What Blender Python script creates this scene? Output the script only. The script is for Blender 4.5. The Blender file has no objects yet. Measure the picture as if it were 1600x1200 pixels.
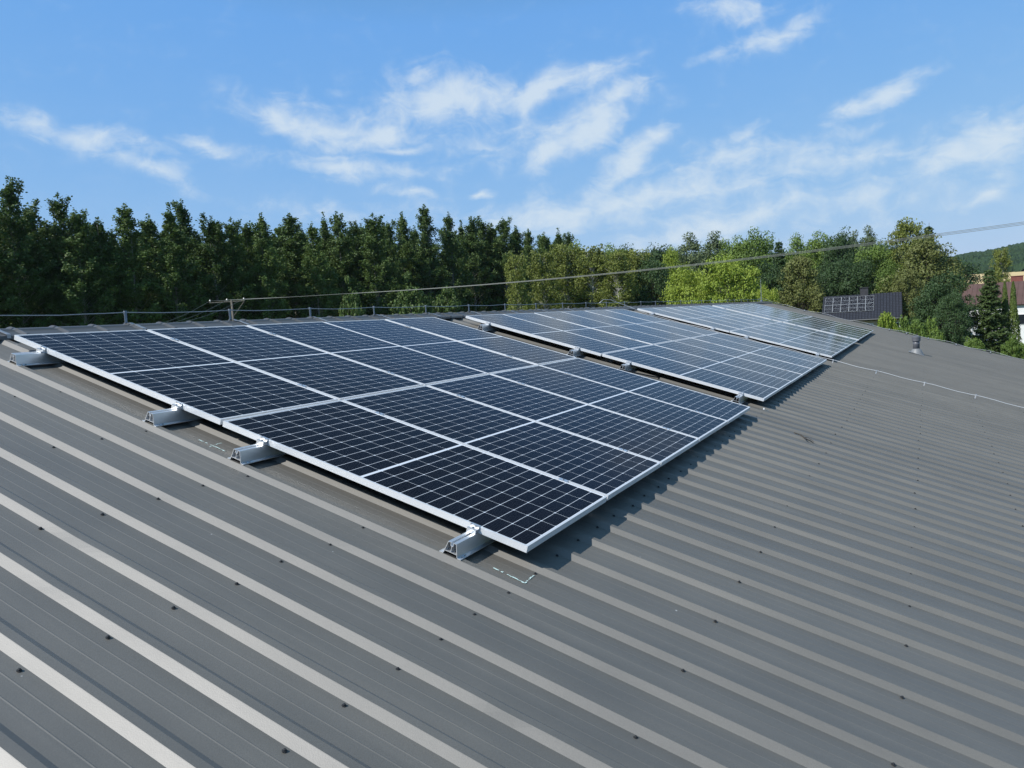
import bpy, math, random
import numpy as np
from mathutils import Matrix, Vector
sc = bpy.context.scene
col = sc.collection
rng = np.random.default_rng(7)
random.seed(7)
# ------------------------------------------------------------------ camera
# plane frame of the roof: u along the ridge, s down the slope, h below the panel tops (solved from the photo)
RC = np.array([[0.46679443519667574, 0.8625386913177082, -0.19526894594213295],
               [-0.09879321575546085, 0.27027800282767944, 0.957700214946293],
               [0.8788303907979693, -0.42775788381678725, 0.2113772387048154]])
TC = np.array([-3.554277586825428, -0.34968132750850505, 5.601518984975156])
F = 1225.4
ROLL = math.radians(3.5)
CP = -RC.T @ TC
_d = np.array([math.cos(ROLL), -math.sin(ROLL), 0.0])
_up = np.cross(_d, RC[:, 0]); _up /= np.linalg.norm(_up)
if _up[1] > 0: _up = -_up
UPP = RC.T @ _up                                   # world up in plane coordinates
BETA = math.acos(-UPP[2])                          # pitch of the roof
cb, sb = math.cos(BETA), math.sin(BETA)
PW = np.array([[1, 0, 0], [0, -cb, sb], [0, -sb, -cb]])     # plane -> world
def P(u, s, h=0.0): return Vector(PW @ np.array([u, s, h]))
CAM = PW @ CP
RW = PW @ RC.T                                     # camera (x right, y down, z ahead) -> world
def at(px, py, d):                                 # photo pixel + distance ahead -> world point
    return Vector(CAM + RW @ np.array([(px - 800) / F * d, (py - 600) / F * d, d]))
VX, VY = 800 + F * RC[0, 0] / RC[2, 0], 600 + F * RC[1, 0] / RC[2, 0]
def hit(px, py, h):                                 # where a pixel's ray meets the roof level h: (u, s)
    d = RC.T @ np.array([(px - 800) / F, (py - 600) / F, 1.0]); p = CP + (h - CP[2]) / d[2] * d; return p[0], p[1]
def hor(px): return VY + (VX - px) * math.tan(ROLL)
GZ = CAM[2] - 7.3                                  # ground level
cd = bpy.data.cameras.new('camera'); cam = bpy.data.objects.new('camera', cd); col.objects.link(cam)
m = np.eye(4); m[:3, 0] = RW[:, 0]; m[:3, 1] = -RW[:, 1]; m[:3, 2] = -RW[:, 2]; m[:3, 3] = CAM
cam.matrix_world = Matrix(m.tolist())
cd.sensor_width = 36; cd.lens = F / 1600 * 36; cd.clip_start = 0.05; cd.clip_end = 6000
sc.camera = cam
# ------------------------------------------------------------------ light
SUNP = np.array([0.92, 0.93, 1.0])                 # way the light travels, read off the shadows on the roof
sd = PW @ SUNP; sd /= np.linalg.norm(sd)
SUN_EL = math.asin(-sd[2]); SUN_AZ = math.atan2(-sd[0], -sd[1])     # from +Y towards +X
sl = bpy.data.lights.new('sun', 'SUN'); so = bpy.data.objects.new('sun', sl); col.objects.link(so)
so.rotation_euler = Vector(sd).to_track_quat('-Z', 'Y').to_euler()
sl.energy = 5.0; sl.angle = math.radians(0.5); sl.color = (1.0, 0.98, 0.94)
sc.view_settings.view_transform = 'Standard'; sc.view_settings.look = 'None'
sc.view_settings.exposure = 0.0; sc.view_settings.gamma = 1.0; sc.view_settings.use_curve_mapping = False
w = bpy.data.worlds.new('World'); sc.world = w; w.use_nodes = True
def world():
    nt = w.node_tree; N = nt.nodes; L = nt.links
    for n in list(N): N.remove(n)
    def nd(t, **k):
        n = N.new(t)
        for a, b in k.items(): setattr(n, a, b)
        return n
    def mth(op, a, b=None, c=None, clamp=False):
        n = nd('ShaderNodeMath', operation=op, use_clamp=clamp)
        for i, v in enumerate((a, b, c)):
            if v is None: continue
            if isinstance(v, (int, float)): n.inputs[i].default_value = v
            else: L.new(v, n.inputs[i])
        return n.outputs[0]
    sky = nd('ShaderNodeTexSky', sky_type='NISHITA')
    sky.sun_disc = False; sky.sun_elevation = SUN_EL; sky.sun_rotation = SUN_AZ
    sky.altitude = 200; sky.air_density = 1.0; sky.dust_density = 0.6; sky.ozone_density = 1.6
    tc = nd('ShaderNodeTexCoord')
    sep = nd('ShaderNodeSeparateXYZ'); L.new(tc.outputs['Generated'], sep.inputs[0])
    az = mth('ARCTAN2', sep.outputs[1], sep.outputs[0])
    el = mth('ARCSINE', sep.outputs[2])
    cmb = nd('ShaderNodeCombineXYZ'); L.new(az, cmb.inputs[0]); L.new(el, cmb.inputs[1])
    # high thin cloud, laid out by bearing and height in the sky
    warp = nd('ShaderNodeTexNoise'); warp.inputs['Scale'].default_value = 9.0; warp.inputs['Detail'].default_value = 5
    L.new(cmb.outputs[0], warp.inputs['Vector'])
    sc1 = nd('ShaderNodeVectorMath', operation='SUBTRACT'); L.new(warp.outputs['Color'], sc1.inputs[0]); sc1.inputs[1].default_value = (.5, .5, .5)
    sc2 = nd('ShaderNodeVectorMath', operation='SCALE'); L.new(sc1.outputs[0], sc2.inputs[0]); sc2.inputs['Scale'].default_value = 0.055
    add = nd('ShaderNodeVectorMath', operation='ADD'); L.new(cmb.outputs[0], add.inputs[0]); L.new(sc2.outputs[0], add.inputs[1])
    blobs = [  # px, py, rx, ry, tilt (deg, + = rising to the right), weight
        (120, 208, 100, 17, -6, .82), (235, 262, 95, 15, -14, .72), (325, 234, 55, 9, -3, .7),
        (470, 188, 90, 24, -9, 1.0), (585, 208, 90, 17, 10, 1.0), (690, 160, 120, 30, 8, .95), (850, 138, 125, 22, 9, .95),
        (655, 120, 60, 22, 10, .55), (540, 256, 105, 18, -3, .85), (630, 226, 60, 8, 4, .8),
        (790, 215, 120, 40, 5, .55), (965, 158, 60, 22, 22, 1.0), (930, 200, 60, 30, 30, 1.15), (860, 230, 50, 24, 35, 1.0), (985, 255, 60, 20, 35, 1.05), (1035, 212, 22, 14, 20, .9),
        (1150, 15, 60, 18, -8, .75), (1215, 42, 65, 20, 18, .75), (1120, 85, 35, 9, 20, .6),
        (1375, 152, 65, 15, 16, .95), (1350, 200, 40, 14, 0, .5), (1165, 236, 75, 26, 4, .85), (1160, 205, 35, 12, 15, .7), (1320, 248, 170, 24, 6, .7), (1540, 225, 120, 34, 17, .9),
        (1060, 300, 180, 30, 10, .8), (960, 325, 60, 18, 15, .9), (860, 345, 150, 28, 3, .8), (1120, 350, 160, 30, 8, .8), (1300, 320, 240, 40, 6, .55), (560, 330, 120, 18, 0, .5), (640, 300, 50, 10, -10, .6), (760, 300, 18, 6, 10, .9), (1180, 315, 420, 70, 7, .42), (700, 175, 260, 50, 4, .40), (1550, 310, 26, 12, 25, .75), (1490, 324, 30, 8, 0, .5)]
    acc = None
    for bx, by, rx, ry, tl, wt in blobs:
        p = at(bx, by, 1.0) - Vector(CAM)
        p.normalize()
        a0, e0 = math.atan2(p.y, p.x), math.asin(p.z)
        mp = nd('ShaderNodeMapping', vector_type='TEXTURE')
        mp.inputs['Location'].default_value = (a0, e0, 0)
        mp.inputs['Rotation'].default_value = (0, 0, -math.radians(tl - 3.5))   # bearing grows to the left
        mp.inputs['Scale'].default_value = (rx * 1.75 / F, ry * 1.8 / F, 1)
        L.new(add.outputs[0], mp.inputs['Vector'])
        ln = nd('ShaderNodeVectorMath', operation='LENGTH'); L.new(mp.outputs[0], ln.inputs[0])
        g = mth('MULTIPLY', mth('SUBTRACT', 1.0, ln.outputs['Value'], clamp=True), wt * 1.25)
        acc = g if acc is None else mth('SMOOTH_MAX', acc, g, 0.15)
    st = nd('ShaderNodeMapping'); st.inputs['Scale'].default_value = (12, 27, 1); st.inputs['Rotation'].default_value = (0, 0, -0.15)
    L.new(add.outputs[0], st.inputs['Vector'])
    n1 = nd('ShaderNodeTexNoise'); n1.inputs['Scale'].default_value = 1.6; n1.inputs['Detail'].default_value = 12; n1.inputs['Roughness'].default_value = .60; n1.inputs['Distortion'].default_value = .9
    L.new(st.outputs[0], n1.inputs['Vector'])
    nn = mth('SUBTRACT', n1.outputs['Fac'], 0.5)
    n3 = nd('ShaderNodeTexNoise'); n3.inputs['Scale'].default_value = 26; n3.inputs['Detail'].default_value = 12; n3.inputs['Roughness'].default_value = .58; n3.inputs['Distortion'].default_value = .35
    L.new(cmb.outputs[0], n3.inputs['Vector'])
    dens = mth('ADD', mth('ADD', acc, mth('MULTIPLY', nn, 1.25)), mth('MULTIPLY', mth('SUBTRACT', n3.outputs['Fac'], .5), 1.3))
    dens = mth('MULTIPLY', dens, mth('GREATER_THAN', acc, 0.0))
    mr = nd('ShaderNodeMapRange', interpolation_type='SMOOTHSTEP'); L.new(dens, mr.inputs['Value'])
    mr.inputs['From Min'].default_value = 0.06; mr.inputs['From Max'].default_value = 1.22; mr.inputs['To Max'].default_value = .80
    soft = mth('MULTIPLY', mth('POWER', mr.outputs[0], 1.25), mth('MULTIPLY', acc, 4.0, clamp=True))
    # faint veil over the low sky
    n2 = nd('ShaderNodeTexNoise'); n2.inputs['Scale'].default_value = 1.1; n2.inputs['Detail'].default_value = 6
    L.new(st.outputs[0], n2.inputs['Vector'])
    veil = mth('MULTIPLY', mth('POWER', 2.718, mth('MULTIPLY', mth('MAXIMUM', el, 0.0), -7.0)), mth('ADD', mth('MULTIPLY', n2.outputs['Fac'], .25), .10))
    soft = mth('SUBTRACT', 1.0, mth('MULTIPLY', mth('SUBTRACT', 1.0, soft), mth('SUBTRACT', 1.0, veil)))
    mx = nd('ShaderNodeMix', data_type='RGBA'); L.new(soft, mx.inputs['Factor'])
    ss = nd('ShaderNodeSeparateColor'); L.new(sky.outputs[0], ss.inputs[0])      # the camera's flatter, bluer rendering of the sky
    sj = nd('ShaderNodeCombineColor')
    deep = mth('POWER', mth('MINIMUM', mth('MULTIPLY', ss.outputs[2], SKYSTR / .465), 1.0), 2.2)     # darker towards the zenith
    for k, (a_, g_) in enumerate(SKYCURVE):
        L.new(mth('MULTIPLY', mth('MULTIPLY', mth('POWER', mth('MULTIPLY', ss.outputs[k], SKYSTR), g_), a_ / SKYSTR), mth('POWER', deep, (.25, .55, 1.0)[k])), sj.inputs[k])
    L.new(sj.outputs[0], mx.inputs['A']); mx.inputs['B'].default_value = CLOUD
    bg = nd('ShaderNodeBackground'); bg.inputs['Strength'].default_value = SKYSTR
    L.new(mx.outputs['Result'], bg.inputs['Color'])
    out = nd('ShaderNodeOutputWorld'); L.new(bg.outputs[0], out.inputs['Surface'])
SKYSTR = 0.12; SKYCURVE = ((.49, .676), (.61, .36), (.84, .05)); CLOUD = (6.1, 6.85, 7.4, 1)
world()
sc.cycles.max_bounces = 6; sc.cycles.transparent_max_bounces = 6; sc.cycles.volume_bounces = 0
# ------------------------------------------------------------------ helpers
def tag(o, label=None, cat=None, group=None, kind=None):
    if label: o['label'] = label
    if cat: o['category'] = cat
    if group: o['group'] = group
    if kind: o['kind'] = kind
    return o
def empty(name, loc, rot=(0, 0, 0), scale=None):
    o = bpy.data.objects.new(name, None); col.objects.link(o)
    o.location = loc; o.rotation_euler = rot; o.empty_display_size = .1
    if scale: o.scale = scale
    return o
def copy_tree(o, parent=None):
    c = o.copy(); col.objects.link(c)
    if parent: c.parent = parent
    for ch in list(o.children): copy_tree(ch, c)
    return c
class MB:
    def __init__(s): s.v = []; s.f = []; s.sm = False
    def add(s, vs, fs):
        b = len(s.v); s.v += [tuple(x) for x in vs]; s.f += [tuple(i + b for i in f) for f in fs]; return s
    def box(s, x0, x1, y0, y1, z0, z1):
        return s.add([(x0, y0, z0), (x1, y0, z0), (x1, y1, z0), (x0, y1, z0), (x0, y0, z1), (x1, y0, z1), (x1, y1, z1), (x0, y1, z1)],
                     [(0, 3, 2, 1), (4, 5, 6, 7), (0, 1, 5, 4), (1, 2, 6, 5), (2, 3, 7, 6), (3, 0, 4, 7)])
    def prism(s, poly, x0, x1, axis=0):            # poly in (y, z), extruded along x
        n = len(poly)
        vs = [(x0, a, b) for a, b in poly] + [(x1, a, b) for a, b in poly]
        if axis == 1: vs = [(y, x, z) for x, y, z in vs]
        fs = [tuple(range(n))[::-1], tuple(range(n, 2 * n))] + [(i, (i + 1) % n, n + (i + 1) % n, n + i) for i in range(n)]
        return s.add(vs, fs)
    def tube(s, pts, r, n=8, caps=True):
        pts = [Vector(p) for p in pts]; rs = r if isinstance(r, (list, tuple)) else [r] * len(pts)
        vs = []; fs = []
        for i, p in enumerate(pts):
            t = (pts[min(i + 1, len(pts) - 1)] - pts[max(i - 1, 0)]).normalized()
            a = t.cross(Vector((0, 0, 1)) if abs(t.z) < .9 else Vector((1, 0, 0))).normalized(); b = t.cross(a)
            for k in range(n):
                q = 2 * math.pi * k / n; vs.append(p + a * (math.cos(q) * rs[i]) + b * (math.sin(q) * rs[i]))
        for i in range(len(pts) - 1):
            for k in range(n): fs.append((i * n + k, i * n + (k + 1) % n, (i + 1) * n + (k + 1) % n, (i + 1) * n + k))
        if caps: fs += [tuple(range(n))[::-1], tuple(range((len(pts) - 1) * n, len(pts) * n))]
        return s.add(vs, fs)
    def lathe(s, prof, n=20, c=(0, 0, 0)):
        vs = [(c[0] + r * math.cos(2 * math.pi * k / n), c[1] + r * math.sin(2 * math.pi * k / n), c[2] + z) for r, z in prof for k in range(n)]
        m_ = len(prof)
        fs = [(i * n + k, i * n + (k + 1) % n, (i + 1) * n + (k + 1) % n, (i + 1) * n + k) for i in range(m_ - 1) for k in range(n)]
        fs += [tuple(range(n))[::-1], tuple(range((m_ - 1) * n, m_ * n))]
        return s.add(vs, fs)
    def build(s, name, mat, parent=None, off=None, smooth=False):
        me = bpy.data.meshes.new(name)
        v = s.v if off is None else [(a - off[0], b - off[1], c - off[2]) for a, b, c in s.v]
        me.from_pydata(v, [], s.f); me.validate(); me.update()
        me.materials.append(mat)
        if smooth: me.polygons.foreach_set('use_smooth', [True] * len(me.polygons))
        o = bpy.data.objects.new(name, me); col.objects.link(o)
        if parent: o.parent = parent
        return o
def npmesh(name, V, Q, mat, parent=None, smooth=False):
    me = bpy.data.meshes.new(name); n = len(V); k = Q.shape[1]
    me.vertices.add(n); me.vertices.foreach_set('co', np.ascontiguousarray(V, np.float32).ravel())
    me.loops.add(Q.size); me.loops.foreach_set('vertex_index', np.ascontiguousarray(Q, np.int32).ravel())
    me.polygons.add(len(Q)); me.polygons.foreach_set('loop_start', np.arange(0, Q.size, k, dtype=np.int32))
    me.update(calc_edges=True); me.validate(); me.materials.append(mat)
    me.polygons.foreach_set('use_smooth', np.full(len(me.polygons), bool(smooth)))
    o = bpy.data.objects.new(name, me); col.objects.link(o)
    if parent: o.parent = parent
    return o
ORD = ['first', 'second', 'third', 'fourth', 'fifth', 'sixth', 'seventh', 'eighth', 'ninth', 'tenth', 'eleventh', 'twelfth', 'thirteenth', 'fourteenth', 'fifteenth', 'sixteenth', 'seventeenth', 'eighteenth', 'nineteenth', 'twentieth', 'twenty first', 'twenty second', 'twenty third', 'twenty fourth', 'twenty fifth', 'twenty sixth', 'twenty seventh', 'twenty eighth', 'twenty ninth', 'thirtieth', 'thirty first', 'thirty second', 'thirty third', 'thirty fourth', 'thirty fifth', 'thirty sixth', 'thirty seventh', 'thirty eighth', 'thirty ninth', 'fortieth']
# ------------------------------------------------------------------ materials
def mat(name, base, rough=.5, metal=0.0, spec=.5, var=None, bump=None, coat=0.0, trans=None):
    """var=(scale, amount, detail): lightness variation; bump=(scale, strength, distance)"""
    m_ = bpy.data.materials.new(name); m_.use_nodes = True; nt = m_.node_tree; N = nt.nodes; L = nt.links
    b = N['Principled BSDF']; b.inputs['Base Color'].default_value = (*base, 1); b.inputs['Roughness'].default_value = rough
    b.inputs['Metallic'].default_value = metal; b.inputs['Specular IOR Level'].default_value = spec; b.inputs['Coat Weight'].default_value = coat
    tc = N.new('ShaderNodeTexCoord')
    if var:
        n = N.new('ShaderNodeTexNoise'); n.inputs['Scale'].default_value = var[0]; n.inputs['Detail'].default_value = var[2]
        L.new(tc.outputs['Object'], n.inputs['Vector'])
        r = N.new('ShaderNodeMapRange'); L.new(n.outputs['Fac'], r.inputs['Value']); r.inputs['From Min'].default_value = .25; r.inputs['From Max'].default_value = .75
        r.inputs['To Min'].default_value = 1 - var[1]; r.inputs['To Max'].default_value = 1 + var[1]
        x = N.new('ShaderNodeMix'); x.data_type = 'RGBA'; x.blend_type = 'MULTIPLY'; x.inputs['Factor'].default_value = 1
        x.inputs['A'].default_value = (*base, 1); L.new(r.outputs[0], x.inputs['B']); L.new(x.outputs['Result'], b.inputs['Base Color'])
    if bump:
        n = N.new('ShaderNodeTexNoise'); n.inputs['Scale'].default_value = bump[0]; n.inputs['Detail'].default_value = 4
        L.new(tc.outputs['Object'], n.inputs['Vector'])
        bp = N.new('ShaderNodeBump'); bp.inputs['Strength'].default_value = bump[1]; bp.inputs['Distance'].default_value = bump[2]
        L.new(n.outputs['Fac'], bp.inputs['Height']); L.new(bp.outputs[0], b.inputs['Normal'])
    return m_
PR = 0.2822; K0 = 0.356                            # rib pitch and first rib
def roof_mat():
    m_ = mat('coated_steel', (.098, .091, .076), .5, 0, .95); nt = m_.node_tree; N = nt.nodes; L = nt.links; b = N['Principled BSDF']
    b.inputs['IOR'].default_value = 1.75; b.inputs['Specular Tint'].default_value = (1, .98, .95, 1)
    tc = N['Texture Coordinate']
    def noise(scale, det, vec=None, rough=.5):
        n = N.new('ShaderNodeTexNoise'); n.inputs['Scale'].default_value = scale; n.inputs['Detail'].default_value = det; n.inputs['Roughness'].default_value = rough
        L.new(vec or tc.outputs['Object'], n.inputs['Vector']); return n.outputs['Fac']
    mp = N.new('ShaderNodeMapping'); mp.inputs['Scale'].default_value = (3.0, .35, .35); L.new(tc.outputs['Object'], mp.inputs['Vector'])
    stain = noise(1.0, 6, mp.outputs[0], .6); fine = noise(260, 2); med = noise(3.1, 5)
    def rng_(v, a, b_, c, d):
        r = N.new('ShaderNodeMapRange'); L.new(v, r.inputs['Value'])
        for k, x in zip(('From Min', 'From Max', 'To Min', 'To Max'), (a, b_, c, d)): r.inputs[k].default_value = x
        return r.outputs[0]
    def mul(a, b_):
        q = N.new('ShaderNodeMath'); q.operation = 'MULTIPLY'; L.new(a, q.inputs[0]); L.new(b_, q.inputs[1]); return q.outputs[0]
    k = mul(mul(rng_(stain, .3, .7, .89, 1.11), rng_(fine, .3, .7, .86, 1.14)), rng_(med, .3, .7, .93, 1.07))
    # each sheet, four ribs wide, has a tone of its own
    sx = N.new('ShaderNodeSeparateXYZ'); L.new(tc.outputs['Object'], sx.inputs[0])
    dv = N.new('ShaderNodeMath'); dv.operation = 'MULTIPLY_ADD'; L.new(sx.outputs[0], dv.inputs[0]); dv.inputs[1].default_value = 1 / (4 * PR); dv.inputs[2].default_value = (12.0 - K0 - .0772) / (4 * PR)
    fl_ = N.new('ShaderNodeMath'); fl_.operation = 'FLOOR'; L.new(dv.outputs[0], fl_.inputs[0])
    wn = N.new('ShaderNodeTexWhiteNoise'); wn.noise_dimensions = '1D'; L.new(fl_.outputs[0], wn.inputs['W'])
    k = mul(k, rng_(wn.outputs['Value'], 0, 1, .94, 1.06))
    # pale water runs down the slope
    mr_ = N.new('ShaderNodeMapping'); mr_.inputs['Scale'].default_value = (16, .55, .55); L.new(tc.outputs['Object'], mr_.inputs['Vector'])
    k = mul(k, rng_(noise(1.0, 4, mr_.outputs[0], .55), .52, .72, 1.0, 1.13))
    x = N.new('ShaderNodeMix'); x.data_type = 'RGBA'; x.blend_type = 'MULTIPLY'; x.inputs['Factor'].default_value = 1
    x.inputs['A'].default_value = b.inputs['Base Color'].default_value; L.new(k, x.inputs['B'])
    # small pale scuffs and specks of dirt
    vo = N.new('ShaderNodeTexVoronoi'); vo.inputs['Scale'].default_value = 3.2; L.new(tc.outputs['Object'], vo.inputs['Vector'])
    sp = rng_(vo.outputs['Distance'], .012, .02, 1, 0)
    x2 = N.new('ShaderNodeMix'); x2.data_type = 'RGBA'; L.new(sp, x2.inputs['Factor']); L.new(x.outputs['Result'], x2.inputs['A']); x2.inputs['B'].default_value = (.4, .4, .38, 1)
    L.new(x2.outputs['Result'], b.inputs['Base Color'])
    L.new(rng_(stain, .3, .7, .55, .64), b.inputs['Roughness'])
    bp = N.new('ShaderNodeBump'); bp.inputs['Strength'].default_value = .12; bp.inputs['Distance'].default_value = .002; L.new(fine, bp.inputs['Height'])
    bp2 = N.new('ShaderNodeBump'); bp2.inputs['Strength'].default_value = .25; bp2.inputs['Distance'].default_value = .01; L.new(med, bp2.inputs['Height']); L.new(bp2.outputs[0], bp.inputs['Normal'])
    L.new(bp.outputs[0], b.inputs['Normal'])
    return m_
W, LP = 1.0666, 2.094                              # one panel
PITCH = 1.0866
def glass_mat():
    m_ = bpy.data.materials.new('solar_cells'); m_.use_nodes = True; nt = m_.node_tree; N = nt.nodes; L = nt.links; b = N['Principled BSDF']
    tc = N.new('ShaderNodeTexCoord'); sep = N.new('ShaderNodeSeparateXYZ'); L.new(tc.outputs['Object'], sep.inputs[0])
    def mth(op, a, b_=None, c=None, clamp=False):
        n = N.new('ShaderNodeMath'); n.operation = op; n.use_clamp = clamp
        for i, v in enumerate((a, b_, c)):
            if v is None: continue
            if isinstance(v, (int, float)): n.inputs[i].default_value = v
            else: L.new(v, n.inputs[i])
        return n.outputs[0]
    mx, my, gap = .0155, .0165, .0085               # margins and half of the middle strip
    cx = (W - 2 * mx) / 6; hy = (LP / 2 - my - gap) / 12
    X = mth('SUBTRACT', sep.outputs[0], mx)
    Y0 = mth('ABSOLUTE', mth('ADD', sep.outputs[1], LP / 2))      # distance from the middle strip
    Y = mth('SUBTRACT', Y0, gap)
    def edge(v, p):                                # distance to the nearest grid line of pitch p
        fr = mth('FRACT', mth('DIVIDE', v, p)); return mth('MULTIPLY', mth('MINIMUM', fr, mth('SUBTRACT', 1.0, fr)), p)
    ex, ey = edge(X, cx), edge(Y, hy)
    line = mth('MAXIMUM', mth('LESS_THAN', ex, .0011), mth('LESS_THAN', ey, .0013))
    line = mth('MAXIMUM', line, mth('LESS_THAN', mth('ADD', ex, ey), .0078))     # clipped cell corners
    outx = mth('MAXIMUM', mth('LESS_THAN', X, 0.0), mth('GREATER_THAN', X, cx * 6))
    outy = mth('MAXIMUM', mth('LESS_THAN', Y, 0.0), mth('GREATER_THAN', Y, hy * 12))
    line = mth('MAXIMUM', line, mth('MAXIMUM', outx, outy))
    bus = mth('LESS_THAN', edge(X, cx / 10), .00035)             # thin wires along the cells
    # cells vary a little from one to the next
    ci = N.new('ShaderNodeCombineXYZ'); L.new(mth('FLOOR', mth('DIVIDE', X, cx)), ci.inputs[0]); L.new(mth('FLOOR', mth('DIVIDE', mth('ADD', sep.outputs[1], 3.0), hy)), ci.inputs[1])
    oi = N.new('ShaderNodeObjectInfo'); L.new(mth('MULTIPLY', oi.outputs['Random'], 91.0), ci.inputs[2])
    wn = N.new('ShaderNodeTexWhiteNoise'); wn.noise_dimensions = '3D'; L.new(ci.outputs[0], wn.inputs['Vector'])
    cr = N.new('ShaderNodeMix'); cr.data_type = 'RGBA'; L.new(wn.outputs['Value'], cr.inputs['Factor'])
    cr.inputs['A'].default_value = (.0026, .0022, .0048, 1); cr.inputs['B'].default_value = (.003, .004, .0085, 1)
    c2 = N.new('ShaderNodeMix'); c2.data_type = 'RGBA'; L.new(mth('MULTIPLY', bus, .4), c2.inputs['Factor']); L.new(cr.outputs['Result'], c2.inputs['A']); c2.inputs['B'].default_value = (.25, .27, .33, 1)
    c3 = N.new('ShaderNodeMix'); c3.data_type = 'RGBA'; L.new(line, c3.inputs['Factor']); L.new(c2.outputs['Result'], c3.inputs['A']); c3.inputs['B'].default_value = (.62, .66, .70, 1)
    # light dust on the glass
    du = N.new('ShaderNodeTexNoise'); du.inputs['Scale'].default_value = 2.2; du.inputs['Detail'].default_value = 8; L.new(tc.outputs['Object'], du.inputs['Vector'])
    c4 = N.new('ShaderNodeMix'); c4.data_type = 'RGBA'; L.new(mth('MULTIPLY', du.outputs['Fac'], .004), c4.inputs['Factor']); L.new(c3.outputs['Result'], c4.inputs['A']); c4.inputs['B'].default_value = (.5, .48, .45, 1)
    L.new(c4.outputs['Result'], b.inputs['Base Color'])
    b.inputs['Roughness'].default_value = .09; b.inputs['IOR'].default_value = 1.22; b.inputs['Specular IOR Level'].default_value = .10
    return m_
M = {}
M['roof'] = roof_mat(); M['glass'] = glass_mat()
M['frame'] = mat('anodised_aluminium', (.74, .75, .755), .42, .35, .5, bump=(90, .04, .001))
M['alu'] = mat('mill_aluminium', (.72, .74, .76), .34, .75, .5, var=(14, .06, 3), bump=(160, .05, .001))
M['cap'] = mat('ridge_cap_steel', (.062, .062, .060), .48, 0, .9, var=(5, .12, 4), bump=(200, .1, .001))
M['zinc'] = mat('galvanised_steel', (.45, .46, .47), .42, .8, .5, var=(40, .12, 3))
M['zincdark'] = mat('grey_holder_steel', (.22, .25, .29), .5, .5, .5, var=(30, .1, 3))
M['rubber'] = mat('black_rubber', (.02, .02, .02), .7)
M['screw'] = mat('dark_screw', (.035, .036, .038), .5, .3)
M['wall'] = mat('wall_panel', (.5, .5, .48), .6, var=(1.2, .05, 3))
M['chalk'] = mat('chalk', (.50, .64, .60), .9, var=(120, .3, 3))
M['wire'] = mat('line_wire', (.20, .21, .19), .6, .3)
M['wood'] = mat('weathered_wood', (.12, .108, .085), .85, var=(9, .25, 5), bump=(30, .4, .01))
M['porcelain'] = mat('porcelain', (.55, .52, .47), .3)
M['cable'] = mat('black_cable', (.012, .012, .013), .55)
M['twig'] = mat('dry_twig', (.05, .04, .03), .8)
M['vent'] = mat('vent_plastic', (.11, .113, .125), .45, 0, .5, var=(20, .1, 2))
M['flash'] = mat('vent_flashing', (.19, .195, .195), .5, 0, .5, var=(20, .1, 2))
# ------------------------------------------------------------------ ground and far land
M['grass'] = mat('grass_ground', (.055, .085, .025), .9, 0, .2, var=(.06, .35, 6))
g = MB(); g.add([(-2500, -2500, GZ), (2500, -2500, GZ), (2500, 2500, GZ), (-2500, 2500, GZ)], [(0, 1, 2, 3)])
tag(g.build('ground', M['grass']), kind='structure')
M['gravel'] = mat('gravel', (.42, .40, .34), .9, 0, .2, var=(3, .2, 6))
# ------------------------------------------------------------------ warehouse
U0, U1, S0, S1 = -9.0, 32.3, -0.48, 13.0
HT, HV = 0.107, 0.129
wh_loc = Vector((12.0, 0.0, GZ))
wh = empty('warehouse', wh_loc)
tag(wh, 'long warehouse with a dark grey trapezoidal sheet metal roof carrying the rows of solar panels', 'warehouse')
def profile():
    xs = []; hs = []
    def a(x, h): xs.append(x); hs.append(h)
    k0 = math.floor((U0 - K0) / PR); k1 = math.ceil((U1 - K0) / PR)
    for k in range(k0, k1):
        c = K0 + k * PR
        lap = (k % 4 == 0)
        a(c - .032, HV); a(c - .0008, HT + .0012); a(c + .0012, HT); a(c + .0345, HT); a(c + .0365, HT + .0012)
        a(c + .0675, HV - (.0016 if lap else 0))
        if lap: a(c + .077, HV - .0016); a(c + .0772, HV)
        for q in (.128, .190):
            a(c + q - .004, HV); a(c + q, HV - .0009); a(c + q + .004, HV)
    return np.array(xs), np.array(hs)
px_, ph_ = profile()
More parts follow.
